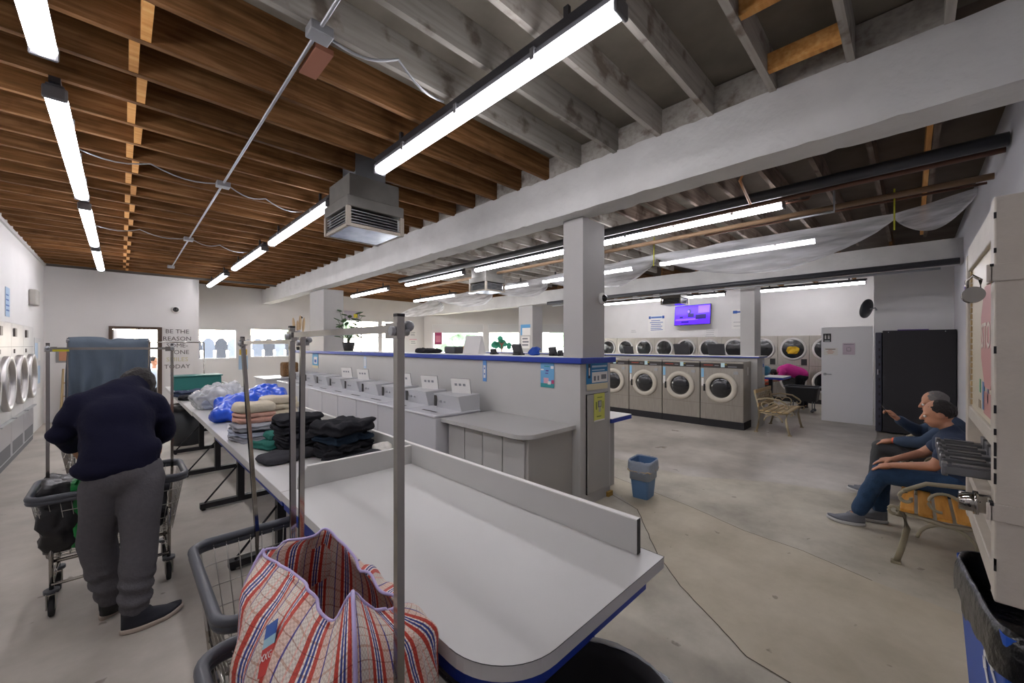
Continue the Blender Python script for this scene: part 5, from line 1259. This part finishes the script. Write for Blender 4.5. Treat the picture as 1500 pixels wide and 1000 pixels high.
xpost('paper_notice', 'pinkish notice with round emblem at the centre of the grey door', 10.935, .95, 1.58, .2, .24, mat('pink_paper', '#cbbcc8', .7), [(-.08, .08, .09, .1, GP_), (-.035, .035, -.05, -.04, GP_), (-.035, -.028, -.045, .03, GP_), (.028, .035, -.045, .03, GP_), (-.02, .02, .03, .038, GP_)])
bm_ = thing('vending_machine', 'tall black vending machine beside the restroom door, seen from its side', 'vending machine', (10.6, 0, 0))
b = B(); b.m(mat('machine_black', '#1c1a1f', .6)).box(10.2, 10.96, -.53, .4, .03, 1.93, .01); b.m(GALV).cyl((10.205, .32, 1.9), (10.195, .32, 1.9), .008, n=8).cyl((10.205, -.4, 1.9), (10.195, -.4, 1.9), .008, n=8); b.m(mat('purple', '#5a3a8a', .5)).box(10.2, 10.9, -.2, .2, 1.93, 1.945); b.build('body', None, bm_, world=True)
b = B(); b.m(mat('machine_navy', '#2c2c3c', .4)).box(10.2, 10.96, .41, .5, .03, 1.9, .012); b.m(GALV).box(10.195, 10.2, .46, .475, 1.1, 1.2); 
for k in range(12): b.m(BLACKM).box(10.194, 10.2, .43, .455, .15+k*.14, .2+k*.14)
b.build('front_door', None, bm_, world=True)
fa = thing('wall_fan', 'grey wall-mounted fan above the restroom door', 'fan', (10.95, .62, 2.4))
b = B(); b.m(DG).lathe([(.0, 0), (.04, 0), (.19, .035), (.2, .06), (.19, .085), (.04, .12), (0, .12)], Matrix.Rotation(-PI*.42, 4, 'X') @ Matrix.Rotation(.35, 4, 'Y'), 28); b.build('cage', DG, fa)
b = B(); b.m(GALV).tube([(0, 0, 0), (.05, -.08, .02), (.05, -.1, -.03)], .015, 8); b.build('bracket', GALV, fa)
TVB = mat('tv_purple', '#3a10c8', .3, emit='#4a20ff', es=1.1); TVL = mat('tv_light', '#6a48ff', .3, emit='#7048ff', es=1.1); TVD = mat('tv_dark', '#1a1040', .3, emit='#1c0c60', es=.8)
tv = thing('television', 'wall television showing a purple-tinted programme', 'television', (13.9, 5.3, 2.7))
Mt = basis((13.88, 5.3, 2.7), (0, -1, .02), (.12, 0, 1))
b = B(Mt); b.m(BLACK).box(-.6, .6, -.34, .34, -.05, 0, .006); b.build('casing', BLACK, tv, world=True)
b = B(Mt); b.m(TVB).box(-.585, .585, -.325, .325, 0, .002); b.m(TVL).box(.2, .56, .05, .3, .002, .003).box(-.56, .2, -.18, -.12, .002, .003); b.m(TVD).sph((-.1, .12, .003), (.07, .09, .001), 16, 8).box(-.14, .06, -.08, .05, .002, .0035).box(.12, .46, -.16, .0, .002, .0035).box(-.42, -.3, -.1, -.04, .002, .0035).box(-.36, -.1, -.26, -.21, .002, .0035); b.m(TVL).sph((-.12, .12, .005), (.035, .05, .001), 12, 8); b.build('screen', None, tv, world=True)
b = B(); b.m(BLACK).box(13.9, 14.06, 5.2, 5.4, 2.6, 2.8); b.build('wall_bracket', BLACK, tv, world=True)
xpost('wall_sign', 'white sign with blue header and lines of print, left of the television', 14.05, 6.64, 2.47, .64, .58, SOFTW, [(-.3, .3, .18, .26, mat('header_pale', '#a9bede', .5)), (-.3, -.22, .17, .27, BP_), (.22, .3, .17, .27, BP_), (-.2, .2, .2, .24, BP_)]+lines(-.26, .26, [.1, .03, -.04, -.11, -.18, -.24], .022, BP_, 2))
xpost('wall_sign', 'narrow white sign with blue header beside the island column', 14.05, 3.95, 2.5, .34, .62, SOFTW, [(-.13, .0, .18, .27, BP_), (0, .13, .2, .25, BP_)]+lines(-.12, .12, [-.1, -.22], .012, GP_, 3))
xpost('wall_notice', 'faint grey hand-lettered notice below the television', 14.05, 4.75, 2.06, .44, .3, WHITE, lines(-.18, .18, [.1, .03, -.04, -.1], .02, mat('faint_print', '#b3b3b3', .6), 5))
xpost('wall_notice', 'tiny grey notice above the dryers, left of the blue-headed sign', 14.05, 7.55, 2.2, .3, .14, WHITE, lines(-.12, .12, [.03, -.03], .02, MATS['faint_print'], 6))
# posters on partition
def ppost(name, lab, y, z, w, h, base, rects=(), x=3.296): return poster(name, lab, 'poster', (x, y, z), (0, -1, 0), (0, 0, 1), w, h, base, rects, (), .003)
SKYB = mat('poster_sky', '#6aa5cf', .5); TEALP = mat('poster_teal', '#2f8f92', .5); PINKP = mat('poster_pink', '#d9a8b4', .5); REDP = mat('poster_red', '#b8406a', .5)
ppost('poster', 'sky blue poster with teal base and pink shapes, left of the column', 2.79, 1.33, .19, .27, SKYB, [(-.095, .095, -.135, -.09, TEALP), (.05, .09, .07, .1, SOFTW), (-.09, -.05, .05, .065, SOFTW), (-.05, .02, -.09, -.03, PINKP), (.06, .095, -.09, -.05, REDP), (.01, .05, -.1, -.065, SOFTW), (-.04, .03, .09, .1, TEALP), (-.02, .02, .04, .055, MATS['purple']), (-.025, .015, .015, .025, MATS['purple'])])
ppost('poster', 'narrow blue and white strip poster on the partition above the counter', 3.83, 1.33, .07, .27, mat('strip_blue', '#5f93cf', .5), [(-.02, .02, -.09, .07, SOFTW), (-.01, .01, -.05, -.03, BP_), (-.01, .01, .02, .04, BP_)])
ppost('poster', 'small pale blue poster on the partition behind the middle washers', 7.3, 1.33, .1, .22, mat('strip_pale', '#b9cfe4', .5), [(-.03, .03, -.07, .07, SOFTW)])
ppost('poster', 'bright blue poster with cream foot at the far end of the partition', 10.0, 1.3, .4, .36, mat('poster_azure', '#3a95c4', .5), [(-.2, .2, -.18, -.12, mat('poster_cream', '#d9cfae', .5)), (-.1, .12, -.08, .08, SOFTW), (-.06, .08, -.05, .02, BP_)])
def ypost(name, lab, x, z, w, h, base, rects=(), y=2.333): return poster(name, lab, 'poster', (x, y, z), (1, 0, 0), (0, 0, 1), w, h, base, rects, (), .003)
PB = mat('notice_blue', '#1f7ab0', .5)
ypost('poster', 'blue and white notice at the top of the partition end panel', 3.6, 1.34, .4, .31, PB, [(-.2, .2, -.155, -.09, mat('poster_cream', '#d9cfae', .5)), (-.17, -.13, -.03, .12, mat('notice_dark', '#14304a', .5)), (-.16, -.14, 0, .08, SOFTW), (-.1, .18, .08, .1, mat('notice_pale', '#bcd4e4', .5)), (-.1, .14, .045, .055, MATS['notice_pale']), (-.1, .19, -.08, .03, SOFTW), (-.07, -.03, -.06, -.01, GP_), (0, .03, -.06, -.01, GP_), (.07, .17, -.05, 0, GP_)], 2.357)
YP = mat('notice_yellow', '#d3d468', .6)
ypost('poster', 'yellow flyer with a grey light bulb drawing on the end panel', 3.6, 1.0, .2, .29, YP, [(-.1, .1, -.145, -.13, SOFTW), (-.03, .04, .0, .07, GP_), (-.015, .025, -.05, .0, mat('notice_grey', '#b0b0a0', .5)), (-.01, .03, .01, .06, MATS['notice_grey']), (-.04, .05, .1, .108, mat('notice_ink', '#7a8a3a', .6)), (-.07, -.05, -.02, .06, MATS['notice_ink']), (.06, .07, -.02, .06, MATS['notice_ink']), (-.05, .03, -.1, -.09, MATS['notice_ink'])], 2.331)
xpost('poster', 'small blue-white label on the end of the island wall', 9.0, 0, 0, .01, .01, SOFTW) if False else None
poster('notice_label', 'pale round-marked label on the end of the island wall', 'poster', (9.55, 2.197, 1.1), (1, 0, 0), (0, 0, 1), .16, .5, mat('label_pale', '#b9bcc0', .5), [(-.05, .05, -.18, -.06, mat('label_cream', '#cfc49a', .5)), (-.04, .04, .1, .17, BP_), (-.02, .02, -.15, -.09, mat('label_pale', '#b9bcc0'))])
# hand-lettered quote on alcove wall
b = B(basis((0, 12.995, 0), (1, 0, 0), (0, 0, 1))); q = thing('wall_lettering', 'hand-lettered quote painted beside the brown doorway', 'lettering', (.95, 12.99, 1.6)); bq = B(basis((.95, 12.993, 1.6), (1, 0, 0), (0, 0, 1)))
INK = mat('lettering_ink', '#57534f', .7); GOLD = mat('lettering_gold', '#c4bd94', .7)
for (s_, z, mm) in (('BE THE', .40, INK), ('REASON', .22, INK), ('SOME-', .05, INK), ('ONE', -.12, INK), ('SMILES', -.30, GOLD), ('TODAY', -.48, INK)):
    keep = bq.M; bq.M = keep @ Matrix.Translation((.06 if s_ != 'ONE' else .14, z, 0)); text(bq, s_, .145, None, mm, .001); bq.M = keep
b.bm.free(); bq.build('letters', None, q, world=True)
# domes and small wall things
def dome(lab, loc, nrm, r=.06):
    t = thing('security_camera', lab, 'camera', loc); M = V(nrm).to_track_quat('Z', 'Y').to_matrix().to_4x4()
    b = B(); b.m(SOFTW).lathe([(0, 0), (r, 0), (r, .02), (r*.8, .035), (0, .035)], M, 24); b.build('mount', SOFTW, t)
    b = B(); b.m(GLASSD).sph(M @ V((0, 0, .03)), r*.68, 16, 10); b.build('lens_dome', GLASSD, t)
dome('round dome camera on the near grey column', (3.7, 2.37, 2.16), (0, -1, 0), .06)
dome('dark dome camera on the right face of the island column', (9.62, 2.4, 2.13), (1, -.3, 0), .06)
dome('small dome camera high on the white alcove wall', (.98, 13.0, 2.55), (0, -1, 0), .09)
dome('small dome camera by the storefront windows', (4.35, 14.58, 2.6), (0, -1, 0), .06)
o = B().m(mat('beige_box', '#a8a49c', .5)).box(XL+.003, XL+.1, 11.05, 11.4, 2.38, 2.66, .02).build('wall_speaker', None, None, loc=(XL, 11.2, 2.5)); tag(o, 'small beige box high on the left wall beyond the dryers', 'wall box')
def lpost(lab, y, z, w, h, base, rects=()): return poster('poster', lab, 'poster', (XL+.003, y, z), (0, 1, 0), (0, 0, 1), w, h, base, rects)
lpost('pale blue poster high on the left wall above the dryers', 9.2, 2.28, .3, .42, mat('poster_lblue', '#9fb9d2', .5), lines(-.12, .12, [.1, .03, -.05, -.12], .02, BP_, 8))
lpost('framed noticeboard on the left wall past the dryers', 12.1, 1.3, .8, 1.0, mat('board_white', '#cfcfcf', .6), [(-.35, 0, .1, .4, MATS['strip_pale']), (.05, .35, .05, .42, SOFTW), (-.3, .3, -.4, -.05, MATS['poster_lblue'])])
poster('paper_notice', 'small triangle-topped notice on the far wall', 'poster', (8.64, 14.595, 2.15), (1, 0, 0), (0, 0, 1), .3, .2, SOFTW, lines(-.12, .12, [.05, -.02, -.07], .02, GP_, 9))
poster('paper_notice', 'pink-edged notice below the triangle-topped notice', 'poster', (8.64, 14.595, 1.8), (1, 0, 0), (0, 0, 1), .34, .24, SOFTW, [(-.17, .17, .08, .12, PINKP)]+lines(-.12, .12, [.02, -.05], .02, GP_, 10))
poster('poster', 'grey and yellow poster on the wall left of the storefront windows', 'poster', (6.1, 14.595, 2.78), (1, 0, 0), (0, 0, 1), .6, .3, mat('poster_mauve', '#b9b4c4', .6), [(.05, .2, -.1, .05, mat('poster_yellow', '#d8c83c', .6))])
poster('poster', 'yellow picture hanging between the two service windows', 'poster', (2.7, 14.595, 1.45), (1, 0, 0), (0, 0, 1), .2, .17, mat('poster_gold', '#c9a838', .6))
poster('poster', 'light blue sheet hanging under the yellow picture', 'poster', (2.7, 14.595, 1.12), (1, 0, 0), (0, 0, 1), .24, .42, mat('poster_lblue', '#9fb9d2', .5))
poster('poster', 'pink and magenta poster in the leftmost storefront window', 'poster', tuple(MA @ V((.62, 1.95, .1))), dA, (0, 0, 1), .3, .5, mat('poster_magenta', '#a83a6a', .6), [(-.1, .1, -.15, .12, mat('poster_rose', '#cf7a94', .6))])
# column notices
poster('poster', 'blue-headed notice on the storefront column', 'poster', (9.147, 8.65, 2.15), (0, -1, 0), (0, 0, 1), .42, .34, SOFTW, [(-.21, .21, .06, .17, mat('notice_azure', '#4f95c8', .5)), (-.21, -.14, -.17, .06, MATS['notice_azure'])])
poster('poster', 'lettered notice below the blue-headed one on the storefront column', 'poster', (9.147, 8.65, 1.75), (0, -1, 0), (0, 0, 1), .36, .38, SOFTW, lines(-.15, .15, [.12, .02, -.08], .05, GP_, 12))
# teal/green tree painted decals on storefront glass
for (ux, uz, sc__, lab) in ((3.3, 1.65, .5, 'green painted tree decal on the storefront glass'), (6.5, 1.7, .42, 'green leafy decal on the right storefront window')):
    b = B(MA @ Matrix.Translation((ux, uz, .012))); b.m(mat('decal_green', '#3fa88a', .6)); rnd = random.Random(int(ux*10))
    for k in range(16): a = rnd.uniform(0, 2*PI); r = rnd.uniform(.1, .95)*sc__; b.cyl((math.cos(a)*r*1.2, math.sin(a)*r*.6+.1, 0), (math.cos(a)*r*1.2, math.sin(a)*r*.6+.1, .002), .11*rnd.uniform(.6, 1.2), n=9, smooth=False)
    b.m(mat('decal_brown', '#8a5a4a', .6)).prism([(-.04, -.8), (.04, -.8), (.03, 0), (.15, .2), (0, .08), (-.15, .2), (-.03, 0)], 0, .003)
    o = b.build('window_decal', None, None, loc=tuple(MA @ Matrix.Translation((ux, uz, .012)) @ V((0, 0, 0)))); tag(o, lab, 'decal')

# ---------------------------------------------------------------- things on the caps
def tilt_panel(lab, x, y, z, w, h, m=None, rz=0, cat='card reader', name='payment_terminal'):
    t = thing(name, lab, cat, (x, y, z), rz)
    b = B(Matrix.Rotation(-.35, 4, 'Y')); b.m(m or mat('terminal_dark', '#3b3b3f', .4)).box(-.02, .02, -w/2, w/2, .01, h, .006); b.build('panel', None, t)
    b = B(); b.m(BLACK).box(-.06, .06, -w/2+.02, w/2-.02, 0, .02, .004); b.build('base', BLACK, t); return t
CZ = CAPZ+.003; IZ = 1.442
tilt_panel('dark tilted panel on the island cap above the third washer', 9.25, 3.75, IZ, .34, .26)
tilt_panel('dark tilted panel on the island cap above the second washer', 9.25, 3.0, IZ, .34, .26)
tilt_panel('small dark panel on the island cap beside the near column', 9.25, 5.1, IZ, .25, .2)
tilt_panel('dark panel on the partition cap just left of the near column', 3.7, 3.03, CZ, .1, .11)
tilt_panel('small dark panel on the partition cap, second left of the column', 3.7, 2.92, CZ, .06, .07)
tilt_panel('dark tilted panel on the partition cap beside the blue cloth', 3.7, 3.62, CZ, .15, .15)
tilt_panel('dark panel on the partition cap beside the folded paper sign', 3.75, 4.15, CZ, .1, .08)
t = thing('table_sign', 'folded white card sign with yellow side on the partition cap', 'sign', (3.75, 4.6, CZ), .2)
b = B(); b.m(WHITE).prism([(-.09, 0), (.09, 0), (.01, .27), (-.01, .27)], -.15, .15, M=basis((0, 0, 0), (1, 0, 0), (0, 0, 1))); b.m(mat('sign_yellow', '#c99a2c', .6)).box(-.07, .07, .151, .153, .0, .12); b.build('card', None, t)
o = slab('blue_cloth', .09, .16, .1, mat('cloth_blue', '#1d4aa8', .8), (3.72, 3.35, CZ), 0, 0, 11, .02, 3); tag(o, 'crumpled blue cloth on the partition cap near the column', 'cloth')
o = slab('black_jacket', .3, .5, .07, CB, (3.6, 5.6, CZ), 0, 0, 12, .02, 4); tag(o, 'black jacket lying along the partition cap', 'jacket')
o = B().m(DG).box(-.1, .1, -.14, .14, 0, .11, .02).build('black_tray', DG, None); o.location = (3.72, 5.05, CZ); tag(o, 'small black box on the partition cap left of the card sign', 'box')
pt = thing('potted_plant', 'leafy plant in dark pot on the partition cap', 'plant', (3.72, 9.1, CZ))
b = B(); b.m(BLACK).lathe([(0, 0), (.1, 0), (.14, .2), (0, .19)], n=16); b.build('pot', BLACK, pt)
b = B(); LEAF = mat('leaf', '#3f5a34', .6); b.m(LEAF); rnd = random.Random(9)
for k in range(26):
    a = rnd.uniform(0, 6.28); r = rnd.uniform(.12, .42); zz = rnd.uniform(.3, .95); e = V((math.cos(a)*r, math.sin(a)*r, zz)); b.tube([(0, 0, .18), tuple(e*.6+V((0, 0, .1))), tuple(e)], .005, 4)
    b.sph(e, (.09, .05, .012), 8, 6, Matrix.Rotation(a, 4, 'Z') @ Matrix.Rotation(rnd.uniform(-.5, .6), 4, 'Y'))
b.build('foliage', LEAF, pt)

# ---------------------------------------------------------------- far right table and baskets
t = thing('folding_table', 'white table with blue edge in front of the back wall dryers', 'table', (12.1, 3.1, 0))
b = B(); b.m(BLUE).box(11.6, 12.55, 2.25, 4.2, .8, .85); b.m(SOFTW).box(11.6, 12.55, 2.25, 4.2, .85, .857); b.build('tabletop', None, t, world=True)
for y in (2.6, 3.9): b = B(); b.m(STEELD).box(12.0, 12.1, y-.04, y+.04, .05, .8).box(11.75, 12.4, y-.03, y+.03, 0, .05); b.build('leg', STEELD, t, world=True)
o = slab('duffel_bag', .34, .62, .26, mat('teal_bag', '#1f5f7a', .7), (12.1, 2.95, .86), 0, 0, 14, .015, 5); tag(o, 'teal bag resting on the white table with blue edge', 'bag')
o = slab('orange_clothes', .3, .4, .14, mat('orange_cloth', '#c9502c', .8), (12.95, 3.0, .55), 0, 0, 15, .02, 4); tag(o, 'orange and red clothes in the basket beneath the white table', 'clothes')
t = thing('laundry_basket', 'black laundry basket at the feet of the person in magenta', 'basket', (12.2, 1.95, 0))
b = B(); b.m(BLACK)
va = [b.bm.verts.new((x, y, .28)) for x, y in rounded(-.22, -.3, .22, .3, .06, n=4)]; vb = [b.bm.verts.new((x*1.15, y*1.15, .62)) for x, y in rounded(-.22, -.3, .22, .3, .06, n=4)]; b.bm.faces.new(va)
for i in range(len(va)): b.bm.faces.new((va[i], va[(i+1) % len(va)], vb[(i+1) % len(va)], vb[i]))
b.build('basket', BLACK, t)
b = B(); b.m(BUMPER).tube([(x*1.17, y*1.17, .62) for x, y in rounded(-.22, -.3, .22, .3, .06, n=4)], .018, 8, closed=True)
for sx in (-.16, .16):
    for sy in (-.22, .22): b.tube([(sx, sy, .3), (sx, sy, .02)], .012, 6); b.sph((sx, sy, .04), .04, 10, 8)
b.build('stand', BUMPER, t)

# ---------------------------------------------------------------- back room, exterior
b = B(); b.m(FRAME)
for x in (-.55, -.1, .35, .8): b.box(x-.02, x+.02, 14.9, 14.95, .9, 2.3)
for z in (.9, 1.6, 2.3): b.box(-.57, .82, 14.9, 14.95, z-.02, z+.02)
b.box(-1.3, 1.3, 14.9, 14.95, 0, .88); struct(b, 'window_9', FRAME, 'gridded back room window seen through the doorway')
RK = mat('rack_dark', '#77797c', .4, metal=.5)
def rack(lab, x0, x1, y, z):
    t = thing('clothes_rail', lab, 'clothes rail', ((x0+x1)/2, y, 0)); b = B(); b.m(RK).tube([(x0, y, z), (x1, y, z)], .02, 8); b.build('rail', RK, t, world=True)
    b = B(); b.m(RK)
    for x in (x0, x1): b.tube([(x, y, 0), (x, y, z)], .018, 8)
    b.build('posts', RK, t, world=True)
rack('clothes rail behind the left service window', 1.1, 2.9, 15.6, 1.98); rack('clothes rail behind the right service window', 3.1, 4.9, 15.6, 1.98)
rnd = random.Random(12); cols = ['#3a414c', '#2a303a', '#56606e', '#30363f', '#6a7482', '#262c34']
names = ['leftmost', 'second', 'third', 'fourth', 'fifth', 'sixth']
def garment(x, y, z, col, lab, grp, ln):
    t = thing('hanging_shirt', lab, 'clothes', (x, y, z), 0, grp)
    b = B(basis((0, 0, 0), (1, 0, 0), (0, 0, 1))); b.m(mat('garment'+col[1:], col, .9)); b.prism([(-.15, -.2), (-.06, -.08), (.06, -.08), (.15, -.2), (.17, -.45), (.12, -.46), (.13, -ln), (-.13, -ln), (-.12, -.46), (-.17, -.45)], -.05, .05); b.build('shirt', None, t)
    b = B(); b.m(RK).tube([(0, 0, -.1), (0, 0, -.02), (.02, 0, .005), (0, 0, .02)], .004, 5); b.build('hanger', RK, t)
for i in range(5): garment(1.3+i*.33, 15.6, 1.96, cols[i % 6], names[i]+' garment on the rail behind the left service window', 'garments behind the left service window', rnd.uniform(.75, .95))
for i in range(5): garment(3.3+i*.33, 15.6, 1.96, cols[(i+2) % 6], names[i]+' garment on the rail behind the right service window', 'garments behind the right service window', rnd.uniform(.75, .95))
rnd = random.Random(3)
def tree(lab, x, y, h, r, m):
    t = thing('tree', lab, 'tree', (x, y, -.1)); b = B(); b.m(mat('bark', '#6a5a4a', .9)).tube([(0, 0, 0), (.1, 0, h*.4), (0, 0, h*.7)], [.16, .12, .08], 8); b.build('trunk', None, t)
    bm = bmesh.new(); bmesh.ops.create_icosphere(bm, subdivisions=4, radius=1)
    for v in bm.verts:
        n = v.co.normalized(); v.co = V((n.x*r, n.y*r, n.z*r*.8+h*.75))*1; v.co += n*r*.45*(noise.noise(n*2.5+V((x, y, 0)))+.6*noise.noise(n*7))
    bb = B(); bb.bm.free(); bb.bm = bm; bb.mats = [m]; bb.build('crown', m, t)
TG = [mat('foliage_a', '#8fa882', .9, var=.35, vscale=5, bump=1, bscale=6), mat('foliage_b', '#a8bc94', .9, var=.35, vscale=5, bump=1, bscale=6)]
for i, (x, y, h, r, lab) in enumerate(((20, 28, 4.5, 2.6, 'tree across the street behind the left storefront window'), (28, 20, 5, 2.8, 'tree across the street behind the middle storefront window'), (33, 12, 5, 3.0, 'tree across the street behind the right storefront window'), (12, 36, 5.5, 2.8, 'tree seen past the far glazed door'))): tree(lab, x, y, h, r, TG[i % 2])

# ---------------------------------------------------------------- floor loose items, small far things
t = thing('step_ladder', 'pale wooden step ladder by the left end of the alcove wall', 'ladder', (-.75, 12.5, 0)); WD = mat('pale_wood', '#b39c74', .7)
b = B(); b.m(WD)
for s in (-.16, .16): b.tube([(s, .1, 0), (s*.8, .3, 1.15)], .018, 6); b.tube([(s, .45, 0), (s*.8, .32, 1.1)], .014, 6)
b.build('frame', WD, t)
for k in range(3): b = B(); b.m(WD).box(-.14, .14, .12+.055*k, .22+.055*k, .28+.28*k, .3+.28*k); b.build('step', WD, t)
o = B().m(mat('orange_card', '#c08a6a', .6)).box(-.95, -.45, 12.96, 12.99, 1.32, 1.52).m(mat('rim_grey', '#8f8f8f', .5)).box(-1.0, -.4, 12.985, 12.995, 1.28, 1.56).build('framed_print', None, None, loc=(-.7, 12.98, 1.42)); tag(o, 'small framed orange print low on the alcove wall', 'picture')

# ---------------------------------------------------------------- light, world, camera
w = bpy.data.worlds.new('sky'); sc.world = w; w.use_nodes = True; bg = w.node_tree.nodes['Background']
st = w.node_tree.nodes.new('ShaderNodeTexSky'); st.sky_type = 'NISHITA'; st.sun_disc = False; st.sun_elevation = math.radians(40); st.air_density = 1.0; st.dust_density = 3
mixn = w.node_tree.nodes.new('ShaderNodeMix'); mixn.data_type = 'RGBA'; mixn.inputs[0].default_value = .8; mixn.inputs[7].default_value = (.9, .95, 1, 1)
w.node_tree.links.new(st.outputs['Color'], mixn.inputs[6]); w.node_tree.links.new(mixn.outputs[2], bg.inputs['Color'])
bg.inputs['Strength'].default_value = 5
cam = bpy.data.cameras.new('camera'); co = bpy.data.objects.new('camera', cam); C.objects.link(co)
cam.sensor_width = 36; cam.lens = 580/1500*36; cam.shift_y = 6/1500; cam.clip_start = .05; cam.clip_end = 200
co.location = (0, 0, 1.65); co.rotation_euler = (PI/2, 0, -math.radians(44.65))
sc.camera = co
vs = sc.view_settings; vs.view_transform = 'Standard'; vs.look = 'None'; vs.gamma = 1; vs.use_curve_mapping = False; vs.exposure = .72
sc.cycles.max_bounces = 8; sc.cycles.transparent_max_bounces = 12; sc.cycles.diffuse_bounces = 4; sc.cycles.glossy_bounces = 3; sc.cycles.caustics_reflective = False; sc.cycles.caustics_refractive = False; sc.cycles.sample_clamp_indirect = 4
sc.cycles.use_denoising = True
